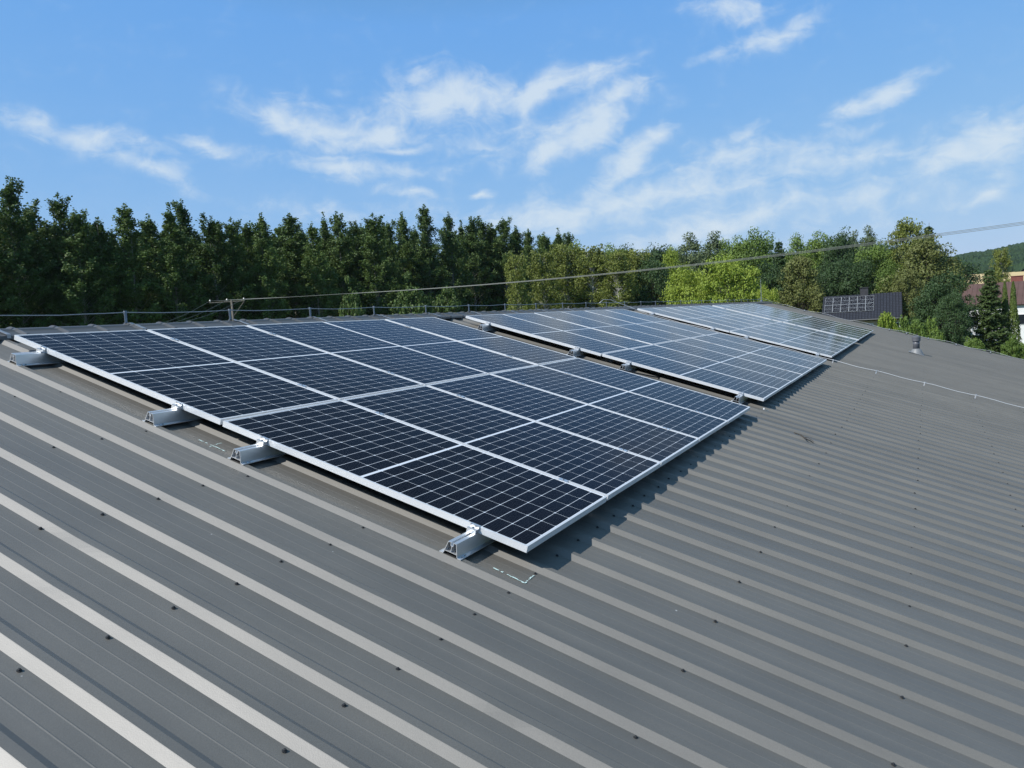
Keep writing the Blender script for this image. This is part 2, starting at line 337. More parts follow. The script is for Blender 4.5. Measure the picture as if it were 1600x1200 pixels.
def roof_sheet(side):
    ss = np.unique(np.concatenate([np.linspace(S0, .8, 6), np.arange(.9, 6.6, .06), np.linspace(6.7, S1, 26)])) if side == 0 else np.linspace(S0, S1, 8)
    UU, SS = np.meshgrid(px_, ss); HH = np.broadcast_to(ph_, UU.shape).copy()
    if side == 0:
        r2 = np.random.default_rng(3)
        for k in range(14):                        # slow waviness of thin sheet
            fu, fs, p = r2.uniform(.4, 3.2), r2.uniform(.3, 2.2), r2.uniform(0, 6.3)
            HH += .0007 * np.sin(UU * fu + SS * fs + p)
        UU = UU + .0011 * np.sin(SS * 2.1 + UU * .7) + .0008 * np.sin(SS * 5.3 + UU * 2.9)
        # foot dents on the rib edges, as seen in the nearer ribs
        up = np.clip((HV - HH) / (HV - HT), 0, 1)
        for x, y in [(226, 957), (468, 826), (545, 832), (575, 905), (120, 840), (795, 1115), (300, 770), (950, 1060), (255, 950), (110, 905)]:
            d = RC.T @ np.array([(x - 800) / F, (y - 600) / F, 1.0]); kk = (HT - CP[2]) / d[2]; p = CP + kk * d
            near = np.exp(-((UU - p[0]) / .09) ** 2 - ((SS - p[1]) / r2.uniform(.08, .16)) ** 2)
            HH += up * near * .0035
    Vp = np.stack([UU.ravel(), SS.ravel(), HH.ravel()], 1)
    V = Vp @ PW.T
    if side == 1:
        y0 = (PW @ np.array([0, S0, HT]))[1]; V[:, 1] = 2 * y0 - V[:, 1]
    V -= np.array(wh_loc)
    n, m_ = UU.shape
    i = np.arange(n - 1)[:, None] * m_ + np.arange(m_ - 1)[None, :]
    Q = np.stack([i, i + m_, i + m_ + 1, i + 1], -1).reshape(-1, 4)
    if side == 1: Q = Q[:, ::-1]
    return npmesh('roof', V, Q, M['roof'], wh)
roof_obj = roof_sheet(0); roof_sheet(1)
APX = P(0, S0, HT)                                 # where the two slopes meet
tb = math.tan(BETA)
def cap_prof():                                    # (d towards the viewer's slope, z)
    half = [(.215, -.215 * tb + .004), (.215, -.215 * tb + .030), (.115, -.115 * tb + .034), (.095, -.095 * tb + .040), (.06, .012), (.03, .024), (0, .028)]
    return half + [(-d, z) for d, z in half[-2::-1]]
def ridge_cap():
    mb = MB(); pr = cap_prof(); n = len(pr); x = -9.0 + ((.272 + 9.0) % .3335) - .3335
    while x < U1 + .05:
        x1 = x + .3335
        for a, b, za, zb in ((x, x1 - .046, 0.0, 0.0), (x1 - .046, x1 - .020, 0.0, .013), (x1 - .020, x1, .013, .009)):
            vs = [(X, APX.y - d * (1 + z * 2), APX.z + q + z) for X, z in ((a, za), (b, zb)) for d, q in pr]
            mb.add(vs, [(i, n + i, n + i + 1, i + 1) for i in range(n - 1)])
            mb.add(vs[:n], [tuple(range(n))]); mb.add(vs[n:], [tuple(range(n))[::-1]])
        x = x1
    return mb.build('ridge_cap', M['cap'], wh, wh_loc)
ridge_cap()
# gable trim and walls
gt = MB()
for sgn in (1, -1):
    for s_a, s_b in ((S0, S1),):
        a, b = P(U1, s_a, HT - .02), P(U1, s_b, HT - .02)
        if sgn < 0: a.y = 2 * APX.y - a.y; b.y = 2 * APX.y - b.y
        dz = Vector((0, 0, -.16))
        vs = [a + Vector((-.02, 0, 0)), b + Vector((-.02, 0, 0)), b + Vector((.06, 0, 0)), a + Vector((.06, 0, 0))]
        vs += [v + dz for v in vs]
        gt.add(vs, [(0, 1, 2, 3), (4, 7, 6, 5), (0, 4, 5, 1), (3, 2, 6, 7), (0, 3, 7, 4), (1, 5, 6, 2)])
gt.build('gable_trim', M['cap'], wh, wh_loc)
wl = MB(); ev = P(0, S1 - .35, HV + .1); yb = 2 * APX.y - ev.y
xa, xb = U0 + .3, U1 - .12
wl.add([(xa, ev.y, GZ), (xb, ev.y, GZ), (xb, yb, GZ), (xa, yb, GZ), (xa, ev.y, ev.z), (xb, ev.y, ev.z), (xb, yb, ev.z), (xa, yb, ev.z), (xa, APX.y, APX.z - .12), (xb, APX.y, APX.z - .12)],
       [(0, 1, 5, 4), (2, 3, 7, 6), (1, 2, 6, 9, 5), (3, 0, 4, 8, 7)])
wl.build('wall', M['wall'], wh, wh_loc)
# roofing screws: one mesh shape, its nearest hundred as parts
sm = MB(); sm.lathe([(.0085, 0), (.0085, .002), (.005, .0025), (.005, .007), (.003, .008)], 8)
screw0 = sm.build('roof_screw', M['screw'])
spots = []
kk0 = int((U0 - K0) / PR); kk1 = int((U1 - K0) / PR)
for r_ in range(15):
    s_ = .945 + .8295 * r_
    for k in range(kk0, kk1):
        if r_ > 4 and k % 2: continue
        u_ = K0 + k * PR - .048 + random.uniform(-.008, .008); s__ = s_ + random.uniform(-.014, .014)
        spots.append((u_, s__))
def view(u_, s_, h_=HV):
    q = RC @ np.array([u_, s_, h_]) + TC
    return (800 + F * q[0] / q[2], 600 + F * q[1] / q[2], q[2]) if q[2] > .1 else (-1e6, 0, 1e6)
vis = []
for u_, s_ in spots:
    x, y, z = view(u_, s_)
    under = s_ < 4.2 and u_ > -.1
    vis.append(((not under) and -20 < x < 1620 and y < 1220, z, u_, s_))
good = sorted([v for v in vis if v[0]], key=lambda v: v[1])
rot_b = Matrix.Rotation(BETA, 4, 'X')
for i, (_, z, u_, s_) in enumerate(good[:100]):
    o = screw0 if i == 0 else screw0.copy()
    if i: col.objects.link(o)
    o.parent = wh; o.location = P(u_, s_, HV) - wh_loc; o.rotation_euler = (BETA, 0, 0)
rest = MB()
for _, z, u_, s_ in good[100:]:
    b = len(rest.v); p = P(u_, s_, HV) - wh_loc
    rest.add([rot_b @ Vector(v) + p for v in sm.v], sm.f)
tag(rest.build('roof_screws', M['screw'], wh), kind='stuff')
# chalk marks left by the fitters
def mark(pts, wdt):
    mb = MB()
    rr = random.Random(5)
    for (u0, s0), (u1, s1) in zip(pts[:-1], pts[1:]):
        n = 16; dx, dy = u1 - u0, s1 - s0; ln = math.hypot(dx, dy); nx, ny = -dy / ln, dx / ln
        row = []
        for i in range(n + 1):
            t = i / n; ww = wdt * rr.uniform(.35, 1.1); jx = rr.uniform(-.002, .002)
            for sg in (-1, 1):
                p = P(u0 + dx * t + nx * (sg * ww / 2 + jx), s0 + dy * t + ny * (sg * ww / 2 + jx), HV - .0035); row.append(p)
        mb.add(row, [(2 * i, 2 * i + 1, 2 * i + 3, 2 * i + 2) for i in range(n) if rr.random() < .82])
    return mb.build('chalk_mark', M['chalk'], wh, wh_loc)
H_ = lambda x, y: hit(x, y, HV - .003)
mark([H_(771, 887), H_(820, 911)], .011); mark([H_(820, 911), H_(834, 899)], .008)
mark([H_(311, 687), H_(352, 705)], .008); mark([H_(327, 698), H_(346, 692)], .006)
# ------------------------------------------------------------------ solar panels
def make_panel():
    root = empty('solar_panel', (0, 0, 0))
    # frame profile swept round the rim: (inset, z)
    pr = [(0, 0), (.0115, 0), (.0115, -.006), (.004, -.007), (.004, -.033), (.024, -.033), (.024, -.035), (0, -.035), (0, -.0255), (.0014, -.0250), (.0014, -.0238), (0, -.0233), (0, -.0145), (.0014, -.014), (.0014, -.0128), (0, -.0123)]
    vs = []
    n = len(pr)
    for cx_, cy_, sx, sy in ((0, 0, 1, -1), (W, 0, -1, -1), (W, -LP, -1, 1), (0, -LP, 1, 1)):
        for a, z in pr: vs.append((cx_ + sx * a, cy_ + sy * a, z))
    fs = [(c * n + i, c * n + (i + 1) % n, ((c + 1) % 4) * n + (i + 1) % n, ((c + 1) % 4) * n + i) for c in range(4) for i in range(n)]
    MB().add(vs, fs).build('frame', M['frame'], root)
    gl = MB(); gl.box(.0095, W - .0095, -LP + .0095, -.0095, -.006, -.0022)
    gl.build('glass', M['glass'], root)
    return root
panel0 = make_panel(); first = [True]
def panel(M4, label, group, scale=None):
    o = panel0 if first[0] else copy_tree(panel0); first[0] = False
    loc, rot, _ = M4.decompose()
    o.location = loc; o.rotation_mode = 'XYZ'; o.rotation_euler = rot.to_euler()
    if scale: o.scale = scale
    return tag(o, label, 'solar panel', group)
ARR = [(0.0, 5), (6.222, 6), (13.647, 6), (20.596, 6)]
AN = ['nearest', 'second', 'third', 'farthest']
GS = .0206
for ai, (ua, nc) in enumerate(ARR):
    for r_ in range(2):
        for c in range(nc):
            jt = random.uniform(-.0015, .0015)
            m4 = Matrix.Translation(P(ua + c * PITCH, r_ * (LP + GS) + jt, random.uniform(-.001, .001))) @ Matrix.Rotation(BETA + random.uniform(-.002, .002), 4, 'X') @ Matrix.Rotation(random.uniform(-.0025, .0025), 4, 'Y')
            panel(m4, '%s solar panel from the left in the %s row of the %s array' % (ORD[c], 'ridge side' if r_ == 0 else 'eave side', AN[ai]), 'solar panels on the warehouse roof')
# ------------------------------------------------------------------ rails and clamps
def rail_mesh(mb, x0, x1):                         # short trapezoid rail along x, z = 0 at the foot, .070 high
    t = .0026
    zt = .070
    for sg in (-1, 1):
        mb.prism([(sg * .041, .004), (sg * (.041 - t), .004), (sg * (.0235 - t), zt), (sg * .0235, zt)], x0, x1)
        mb.prism([(sg * .0085, zt - .0022), (sg * .0209, zt - .0022), (sg * .0209, zt - .0001), (sg * .0085, zt - .0001)], x0, x1)
        mb.prism([(sg * .0061, zt - .017), (sg * .0085, zt - .017), (sg * .0085, zt - .0001), (sg * .0061, zt - .0001)], x0, x1)
        mb.prism([(sg * .0412, .0005), (sg * .062, .0005), (sg * .062, .0042), (sg * .0412, .0042)], x0, x1)
    mb.prism([(-.0061, zt - .0195), (.0061, zt - .0195), (.0061, zt - .0171), (-.0061, zt - .0171)], x0, x1)
    mb.prism([(-.0012, .0205), (.0012, .0205), (.0012, zt - .0196), (-.0012, zt - .0196)], x0, x1)
    mb.prism([(-.0345, .018), (.0345, .018), (.0345, .0204), (-.0345, .0204)], x0, x1)
def make_rail(x0=-.205, x1=.42):
    root = empty('mounting_rail', (0, 0, 0))
    mb = MB(); rail_mesh(mb, x0, x1); mb.build('rail', M['alu'], root)
    sc_ = MB()
    for x in (x0 + .028, x0 + .055, .36):
        for y in (-.052, .052): sc_.lathe([(.007, 0), (.007, .0015), (.0045, .002), (.0045, .006), (.003, .0065)], 8, (x, y, .0042))
    sc_.build('rail_screw', M['zinc'], root)
    tp = MB(); tp.box(x0 + .004, x1 - .004, -.06, .06, -.0022, .0004); tp.build('seal_strip', M['rubber'], root)
    cl = MB()                                      # end clamp gripping the frame at x = 0
    cl.box(-.036, -.0030, -.026, .026, .0703, .0735); cl.box(-.0075, -.0030, -.026, .026, .0735, .1075); cl.box(-.0075, .010, -.026, .026, .1052, .1085)
    cl.box(-.036, -.032, -.026, .026, .0735, .096); cl.box(-.036, -.0075, -.026, .026, .0925, .096)
    cl.build('end_clamp', M['alu'], root)
    bo = MB(); bo.lathe([(.0065, 0), (.0065, .004), (.0035, .0042), (.0033, .002)], 10, (-.021, 0, .096)); bo.build('bolt', M['zincdark'], root)
    return root
rail0 = make_rail(); fr = [True]
RS = [.345, 1.735, 2.46, 3.907]
RN = ['topmost', 'second', 'third', 'lowest']
for ai, (ua, nc) in enumerate(ARR):
    for j, s_ in enumerate(RS):
        o = rail0 if fr[0] else copy_tree(rail0); fr[0] = False
        o.location = P(ua, s_ + random.uniform(-.006, .006) + (.03 if ai else 0), .105); o.rotation_euler = (BETA, 0, 0)
        tag(o, 'aluminium rail end with clamp at the left edge of the %s array, %s of four' % (AN[ai], RN[j]), 'mounting rail', 'mounting rails at the left edges of the arrays')
def make_clamp():
    root = empty('panel_clamp', (0, 0, 0))
    c = MB(); c.box(-.021, .021, -.03, .03, .0004, .0034); c.build('clamp_plate', M['alu'], root)
    c = MB(); c.box(-.0075, .0075, -.028, .028, -.0345, .0002); c.build('clamp_body', M['alu'], root)
    c = MB(); c.lathe([(.0062, 0), (.0062, .005), (.0035, .0052), (.0033, .003)], 10, (0, 0, .0034)); c.build('bolt', M['zincdark'], root)
    return root
cl0 = make_clamp(); fc = [True]
for ai, (ua, nc) in enumerate(ARR[:2]):
    for c in range(1, nc):
        for j, s_ in enumerate(RS):
            o = cl0 if fc[0] else copy_tree(cl0); fc[0] = False
            o.location = P(ua + c * PITCH - .01, s_ + (.03 if ai else 0), -.0012); o.rotation_euler = (BETA, 0, 0)
            tag(o, 'silver clamp between %s and %s panels of the %s array, %s of four' % (ORD[c - 1], ORD[c], AN[ai], RN[j]), 'panel clamp', 'clamps between neighbouring panels')
# ------------------------------------------------------------------ lightning protection
HU = [.076 + 1.176 * k for k in range(27)]
def make_holder():
    root = empty('conductor_holder', (0, 0, 0))
    st = MB(); pr = cap_prof(); n = len(pr); off = .0105
    vs = [(x, -d * 1.02, z + off) for x in (.012, .042) for d, z in pr] + [(x, -d * 1.02, z + off + .003) for x in (.012, .042) for d, z in pr]
    fs = [(2 * n + i, 3 * n + i, 3 * n + i + 1, 2 * n + i + 1) for i in range(n - 1)] + [(i, i + 1, n + i + 1, n + i) for i in range(n - 1)]
    fs += [(i, 2 * n + i, 2 * n + i + 1, i + 1) for i in range(n - 1)] + [(n + i, n + i + 1, 3 * n + i + 1, 3 * n + i) for i in range(n - 1)]
    st.add(vs, fs); st.build('strap', M['zinc'], root)
    ps = MB(); ps.box(-.012, .012, -.0025, .0025, .036, .135); ps.build('post', M['zincdark'], root)
    bs = MB(); bs.box(-.016, .042, -.012, .012, .0385, .0415); bs.build('foot', M['zincdark'], root)
    cp = MB(); cp.box(-.012, .012, -.010, .010, .122, .146); cp.build('clip', M['zincdark'], root)
    return root
h0 = make_holder(); fh = True
nh = 0
for u_ in HU:
    if u_ > U1 - .3: break
    o = h0 if fh else copy_tree(h0); fh = False
    o.location = (u_, APX.y, APX.z); o.rotation_euler = (0, 0, random.uniform(-.12, .12))
    tag(o, 'small grey conductor holder on the ridge, %s of its row from the left' % ORD[nh], 'conductor holder', 'conductor holders along the ridge'); nh += 1
wz = APX.z + .133
pts = []
u_ = -4.0
hu = [-3.452, -2.276, -1.1] + [x for x in HU if x < U1]
for a, b in zip(hu[:-1], hu[1:]):
    for i in range(6):
        t = i / 6; pts.append((a + (b - a) * t, APX.y, wz - .012 * math.sin(math.pi * t) + random.uniform(-.002, .002)))
pts.append((U1 - .2, APX.y, wz - .08))
tag(MB().tube(pts, .0045, 6).build('lightning_conductor', M['zinc'], smooth=True), 'thin lightning conductor wire strung along the ridge on small holders', 'wire')
# conductor running down the slope between the second and third arrays
UD = 13.40
pts = [(12.6, APX.y, wz - .01), (12.75, APX.y - .03, wz + .06), (12.95, APX.y - .12, wz + .05)]
pts += [tuple(P(13.2, -.05, -.03)), tuple(P(UD - .02, .35, .05))] + [tuple(P(UD + .012 * math.sin(s_ * 2.1) + .03 * (s_ > 5), s_, .052 + .008 * math.sin(s_ * 7))) for s_ in np.arange(.7, S1 - .2, .2)]
tag(MB().tube(pts, .0045, 6).build('down_conductor', M['frame'], smooth=True), 'pale conductor wire running from the ridge down the open roof slope', 'wire')
def make_slope_holder():
    root = empty('wire_holder', (0, 0, 0))
    b = MB(); b.lathe([(.032, 0), (.030, .012), (.018, .018)], 12); b.build('foot', M['screw'], root)
    b = MB(); b.box(-.004, .004, -.010, .010, .018, .074); b.build('post', M['alu'], root)
    b = MB(); b.box(-.014, .014, -.013, .013, .074, .094); b.build('clip', M['alu'], root)
    return root
s0 = make_slope_holder(); fs_ = True
for i, s_ in enumerate((4.27, 5.08, 5.94, 6.81, 7.68)):
    o = s0 if fs_ else copy_tree(s0); fs_ = False
    o.location = P(UD + .012 * math.sin(s_ * 2.1) + .03 * (s_ > 5), s_, HV - .001); o.rotation_euler = (BETA, 0, random.uniform(-.3, .3))
    tag(o, 'small wire holder standing on the open slope, %s below the third array' % ORD[i], 'wire holder', 'holders of the down conductor')
# rod at the far end of the ridge
rd = empty('lightning_rod', (U1 - 1.1, APX.y, APX.z + .030))
tag(rd, 'thin upright lightning rod at the far end of the ridge', 'lightning rod')
MB().tube([(0, 0, 0), (-.01, 0, .5), (-.02, 0, .95)], [.012, .010, .006], 6).build('rod', M['zinc'], rd)
MB().lathe([(.05, 0), (.045, .05), (.02, .07)], 12).build('foot', M['zincdark'], rd)
pts = [(U1 - 2.2, APX.y, wz - .02), (U1 - 1.6, APX.y, wz + .01), (U1 - 1.1, APX.y, wz + .06)] + [tuple(P(U1 - .35, s_, HT - .06 - .03 * math.sin(s_ * 4))) for s_ in np.arange(.1, S1, .35)]
tag(MB().tube(pts, .0045, 6).build('gable_conductor', M['frame'], smooth=True), 'pale conductor wire bent over the ridge end and along the far gable edge', 'wire')
gh = make_slope_holder()
for i, s_ in enumerate((1.2, 4.55, 5.2, 6.0, 7.0, 8.2)):
    o = gh if i == 0 else copy_tree(gh)
    o.location = P(U1 - .35, s_, HT + .001); o.rotation_euler = (BETA, 0, 0); o.scale = (1.4, 1.4, .7)
    tag(o, 'pale wire clip on the far gable edge, %s down from the ridge' % ORD[i], 'wire clip', 'wire clips along the far gable')
# ------------------------------------------------------------------ vent pipe, twig, scrap
vl = P(*hit(1432, 553.5, HV), HV)
vp = empty('vent_pipe', vl)
vp.scale = (.60, .60, .68)
tag(vp, 'dark capped vent pipe standing on the open roof slope', 'vent pipe')
fl = MB(); fl.lathe([(.36, -.10), (.34, -.06), (.30, .0), (.25, .10), (.215, .17), (.17, .21), (.155, .24)], 24)
fl.build('flashing', M['flash'], vp, smooth=True)
pl = MB(); pl.box(-.42, .30, -.32, .34, -.004, .006)
plo = pl.build('base_plate', M['flash'], vp); plo.rotation_euler = (BETA, 0, 0); plo.location = (0, 0, .042)
MB().lathe([(.148, .20), (.145, .42), (.150, .43), (.150, .45), (.145, .46), (.142, .56)], 24).build('pipe', M['vent'], vp, smooth=True)
cp = MB(); cp.lathe([(.145, .535), (.185, .56), (.190, .60), (.186, .605), (.186, .65), (.192, .66), (.192, .71), (.186, .715), (.186, .745), (.11, .775), (.02, .785)], 24)
cp.build('cap', M['vent'], vp)
T_ = lambda x, y, h: P(*hit(x, y, h), h)
tw = MB(); tw.tube([T_(1241, 676, .125), T_(1252, 680, .099), T_(1260, 686, .095), T_(1271, 692, .12)], [.004, .006, .005, .003], 6)
tw.tube([T_(1256, 683, .097), T_(1263, 684, .09), T_(1272, 690, .10)], [.004, .003, .002], 5)
tag(tw.build('twig', M['twig']), 'thin dark dry twig lying across the roof ribs', 'twig')
ps_ = MB(); p0 = P(*hit(1197, 641, HT), HT)
tag(MB().tube([T_(966, 577, .085), T_(985, 581, .098), T_(1004, 585, .098), T_(1024, 589, .10), T_(1034, 590, .11)], .010, 6).build('cable', M['cable'], smooth=True), 'black cable lying in the gap between the nearest and second arrays', 'cable')
ps_.box(-.009, .009, -.04, .04, 0, .003); ps_.box(-.009, .009, .037, .04, .003, .02)
o = ps_.build('bracket', M['frame']); o.location = p0; o.rotation_euler = (BETA, 0, 1.0)
tag(o, 'small white angle bracket left lying on the roof below the second array', 'bracket')
# ------------------------------------------------------------------ utility pole and lines
PD = 44.0
ptop = at(361.5, 468, PD); pole_z = ptop.z
pr_ = empty('utility_pole', (ptop.x, ptop.y, GZ))
tag(pr_, 'weathered utility pole with crossarm rising behind the left part of the ridge', 'utility pole')
hgt = pole_z - GZ
MB().tube([(0, 0, 0), (0, 0, hgt * .5), (0, 0, hgt)], [.085, .072, .058], 10).build('pole', M['wood'], pr_, smooth=True)
ax = Vector(RW[:, 0]); ax.z = 0; ax.normalize()
al, ar = -1.25, .75
ca = MB(); ca.tube([ax * al + Vector((0, 0, hgt - .12)), ax * ar + Vector((0, 0, hgt - .12))], .035, 6); ca.build('crossarm', M['wood'], pr_)
br = MB(); br.tube([Vector((0, 0, hgt - 1.0)), ax * .7 + Vector((0, 0, hgt - .16))], .025, 6); br.build('brace', M['wood'], pr_)
ins = []
for t in (al + .05, -.25, ar - .05):
    i_ = MB(); p = ax * t + Vector((0, 0, hgt - .07))
    i_.lathe([(.03, 0), (.05, .03), (.03, .05), (.05, .08), (.03, .12), (.01, .13)], 10, tuple(p)); i_.build('insulator', M['porcelain'], pr_)
    ins.append(Vector((ptop.x, ptop.y, GZ)) + p + Vector((0, 0, .06)))
far_px = [(400, 464.5), (550, 458.5), (700, 449), (900, 431), (1100, 411.5), (1250, 393), (1420, 371), (1600, 347)]
for wi, (nm, dy) in enumerate((('left', 0.0), ('middle', 2.6), ('right', 5.4))):
    pts = []
    for i in range(41):
        t = i / 40; px = 361.5 + t * (1900 - 361.5)
        xs_ = [361.5] + [a for a, _ in far_px] + [1900]; ys_ = [466.5] + [b for _, b in far_px] + [303]
        c3 = np.polyfit(xs_, ys_, 3); py = np.polyval(c3, px) + dy * t ** 1.2
        d = 1 / ((1 - t) / PD + t / 27.0)
        q = at(px, py, d)
        if t < .12: q = q.lerp(ins[wi] + (q - at(361.5, np.polyval(c3, 361.5), PD)), 1 - t / .12)
        pts.append(q)
    end = at(190 + 22 * wi, 520 - 4 * wi, 33.0)
    back = [ins[wi].lerp(end, k / 8) - Vector((0, 0, .25 * math.sin(math.pi * k / 8))) for k in range(8, 0, -1)]
    end2 = [end + (end - ins[wi]) * .6 + Vector((0, 0, -1.5))]
    tag(MB().tube(end2 + back + [ins[wi]] + pts[1:], .0085, 5).build('power_line', M['wire'], smooth=True), 'overhead power line wire tied to the %s insulator of the pole crossarm' % nm, 'power line', 'overhead wires of the utility pole')
# ------------------------------------------------------------------ foliage
def leaf_mat(name, a, b, tr=.3):
    m_ = bpy.data.materials.new(name); m_.use_nodes = True; nt = m_.node_tree; N = nt.nodes; L = nt.links
    for n in list(N): N.remove(n)
    tc = N.new('ShaderNodeTexCoord'); no = N.new('ShaderNodeTexNoise'); no.inputs['Scale'].default_value = .55; no.inputs['Detail'].default_value = 5; no.inputs['Roughness'].default_value = .7
    L.new(tc.outputs['Object'], no.inputs['Vector'])
    oi = N.new('ShaderNodeObjectInfo')
    ad = N.new('ShaderNodeMath'); ad.operation = 'MULTIPLY_ADD'; L.new(oi.outputs['Random'], ad.inputs[0]); ad.inputs[1].default_value = .5; L.new(no.outputs['Fac'], ad.inputs[2])
    mr = N.new('ShaderNodeMapRange'); L.new(ad.outputs[0], mr.inputs['Value']); mr.inputs['From Min'].default_value = .4; mr.inputs['From Max'].default_value = 1.1
    mx = N.new('ShaderNodeMix'); mx.data_type = 'RGBA'; L.new(mr.outputs[0], mx.inputs['Factor']); mx.inputs['A'].default_value = (*a, 1); mx.inputs['B'].default_value = (*b, 1)
    p = N.new('ShaderNodeBsdfPrincipled'); L.new(mx.outputs['Result'], p.inputs['Base Color']); p.inputs['Roughness'].default_value = .55; p.inputs['Specular IOR Level'].default_value = .35
    t = N.new('ShaderNodeBsdfTranslucent'); L.new(mx.outputs['Result'], t.inputs['Color'])
    ms = N.new('ShaderNodeMixShader'); ms.inputs[0].default_value = tr; L.new(p.outputs[0], ms.inputs[1]); L.new(t.outputs[0], ms.inputs[2])
    o = N.new('ShaderNodeOutputMaterial'); L.new(ms.outputs[0], o.inputs['Surface'])
    return m_
LM = {'poplar': leaf_mat('poplar_leaf', (.070, .118, .028), (.125, .185, .042), .25),
      'birch': leaf_mat('birch_leaf', (.16, .19, .036), (.22, .25, .05), .22),
      'lime': leaf_mat('bright_leaf', (.23, .305, .036), (.32, .39, .05), .25),
      'green': leaf_mat('green_leaf', (.105, .17, .030), (.18, .26, .045), .2),
      'dark': leaf_mat('dark_leaf', (.036, .070, .022), (.065, .115, .032), .15),
      'grey': leaf_mat('grey_leaf', (.10, .14, .06), (.15, .19, .08), .2),
      'olive': leaf_mat('olive_leaf', (.135, .155, .040), (.195, .21, .058), .18),
      'spruce': leaf_mat('spruce_leaf', (.048, .085, .024), (.10, .145, .036), .15),
      'thuja': leaf_mat('thuja_leaf', (.08, .12, .022), (.125, .17, .03), .15)}
M['bark'] = mat('pale_bark', (.26, .25, .21), .85, var=(3, .3, 5)); M['birchbark'] = mat('birch_bark', (.55, .54, .50), .8, var=(4, .4, 5)); M['darkbark'] = mat('dark_bark', (.09, .075, .06), .9, var=(3, .3, 5))
def leaves(C, D, size, r2, asp=.62):
    """quads at C facing D (roughly)"""
    n = len(C)
    D = D / (np.linalg.norm(D, axis=1, keepdims=True) + 1e-9)
    a = np.cross(D, r2.normal(size=(n, 3))); a /= np.linalg.norm(a, axis=1, keepdims=True) + 1e-9
    b = np.cross(D, a); s = (size * r2.uniform(.6, 1.35, n))[:, None]
    bend = D * s * .12
    V = np.stack([C - a * s * .5, C + b * s * asp * .5 - bend, C + a * s * .5, C - b * s * asp * .5 - bend], 1).reshape(-1, 3)
    return V, np.arange(4 * n).reshape(-1, 4)
def tree_root(name): return empty(name, (0, 0, 0))
def trunk(root, h, r, mt, limbs=(), bend=.3, r2=None):
    mb = MB(); n = 8
    ph = r2.uniform(0, 6.3)
    ax_ = lambda t: Vector((bend * math.sin(t * 2.4 + ph) * t, bend * math.cos(t * 1.9 + ph) * t, h * t))
    mb.tube([ax_(i / n) for i in range(n + 1)], [r * (1 - .88 * i / n) for i in range(n + 1)], 7)
    for p0, p1, q in limbs: mb.tube([p0, (Vector(p0) + Vector(p1)) * .5 + Vector((0, 0, .04 * (Vector(p1) - Vector(p0)).length)), p1], [q, q * .65, q * .25], 4, False)
    mb.build('trunk', mt, root, smooth=True)
def poplar(seed, H=26.0):
    r2 = np.random.default_rng(seed); root = tree_root('poplar_tree')
    C = []; D = []; limbs = []
    nb = 150
    topw = r2.uniform(.8, 1.3); wide = r2.uniform(.82, 1.18)
    for i in range(nb):
        t = .14 + .84 * (i + r2.uniform()) / nb
        z0 = t * H * .97
        az = i * 2.39996 + r2.normal() * .4
        R = wide * 4.2 * min(1, (1 - t) * 1.75 + .05) * (1 if t > .35 else .55 + t * 1.3) * r2.uniform(.55, 1.15)
        el = math.radians(r2.uniform(32, 62)) + (.25 if t > .85 else 0)
        ln = R / math.cos(el) * .72 * (topw if t > .75 else 1)
        ln = min(ln, 4.6)
        d = np.array([math.cos(az) * math.cos(el), math.sin(az) * math.cos(el), math.sin(el)])
        p0 = np.array([0, 0, z0])
        limbs.append((tuple(p0), tuple(p0 + d * ln), .045 * (1.15 - t)))
        n = int(34 + ln * 34)
        tt = 1.06 - (.72 if t < .6 else .85) * r2.uniform(0, 1, n) ** 1.6
        c = p0 + d * (tt * ln)[:, None] + r2.normal(size=(n, 3)) * np.array([.27, .27, .30]) * (.58 + .42 * min(1, (1 - t) * 4)) * (.55 + .5 * r2.uniform(size=(n, 1)))
        C.append(c); D.append(r2.normal(size=(n, 3)) + d * .6 + np.array([0, 0, .5]))
    n = 110                                        # leader
    tt = r2.uniform(.86, 1.015, n); C.append(np.stack([r2.normal(size=n) * .26 * (1.09 - tt) * 5, r2.normal(size=n) * .26 * (1.09 - tt) * 5, tt * H], 1)); D.append(r2.normal(size=(n, 3)))
    C = np.concatenate(C); D = np.concatenate(D)
    V, Q = leaves(C, D, .26, r2, .75); npmesh('crown', V, Q, LM['poplar'], root)
    trunk(root, H * .97, .22, M['bark'], limbs, .35, r2)
    return root
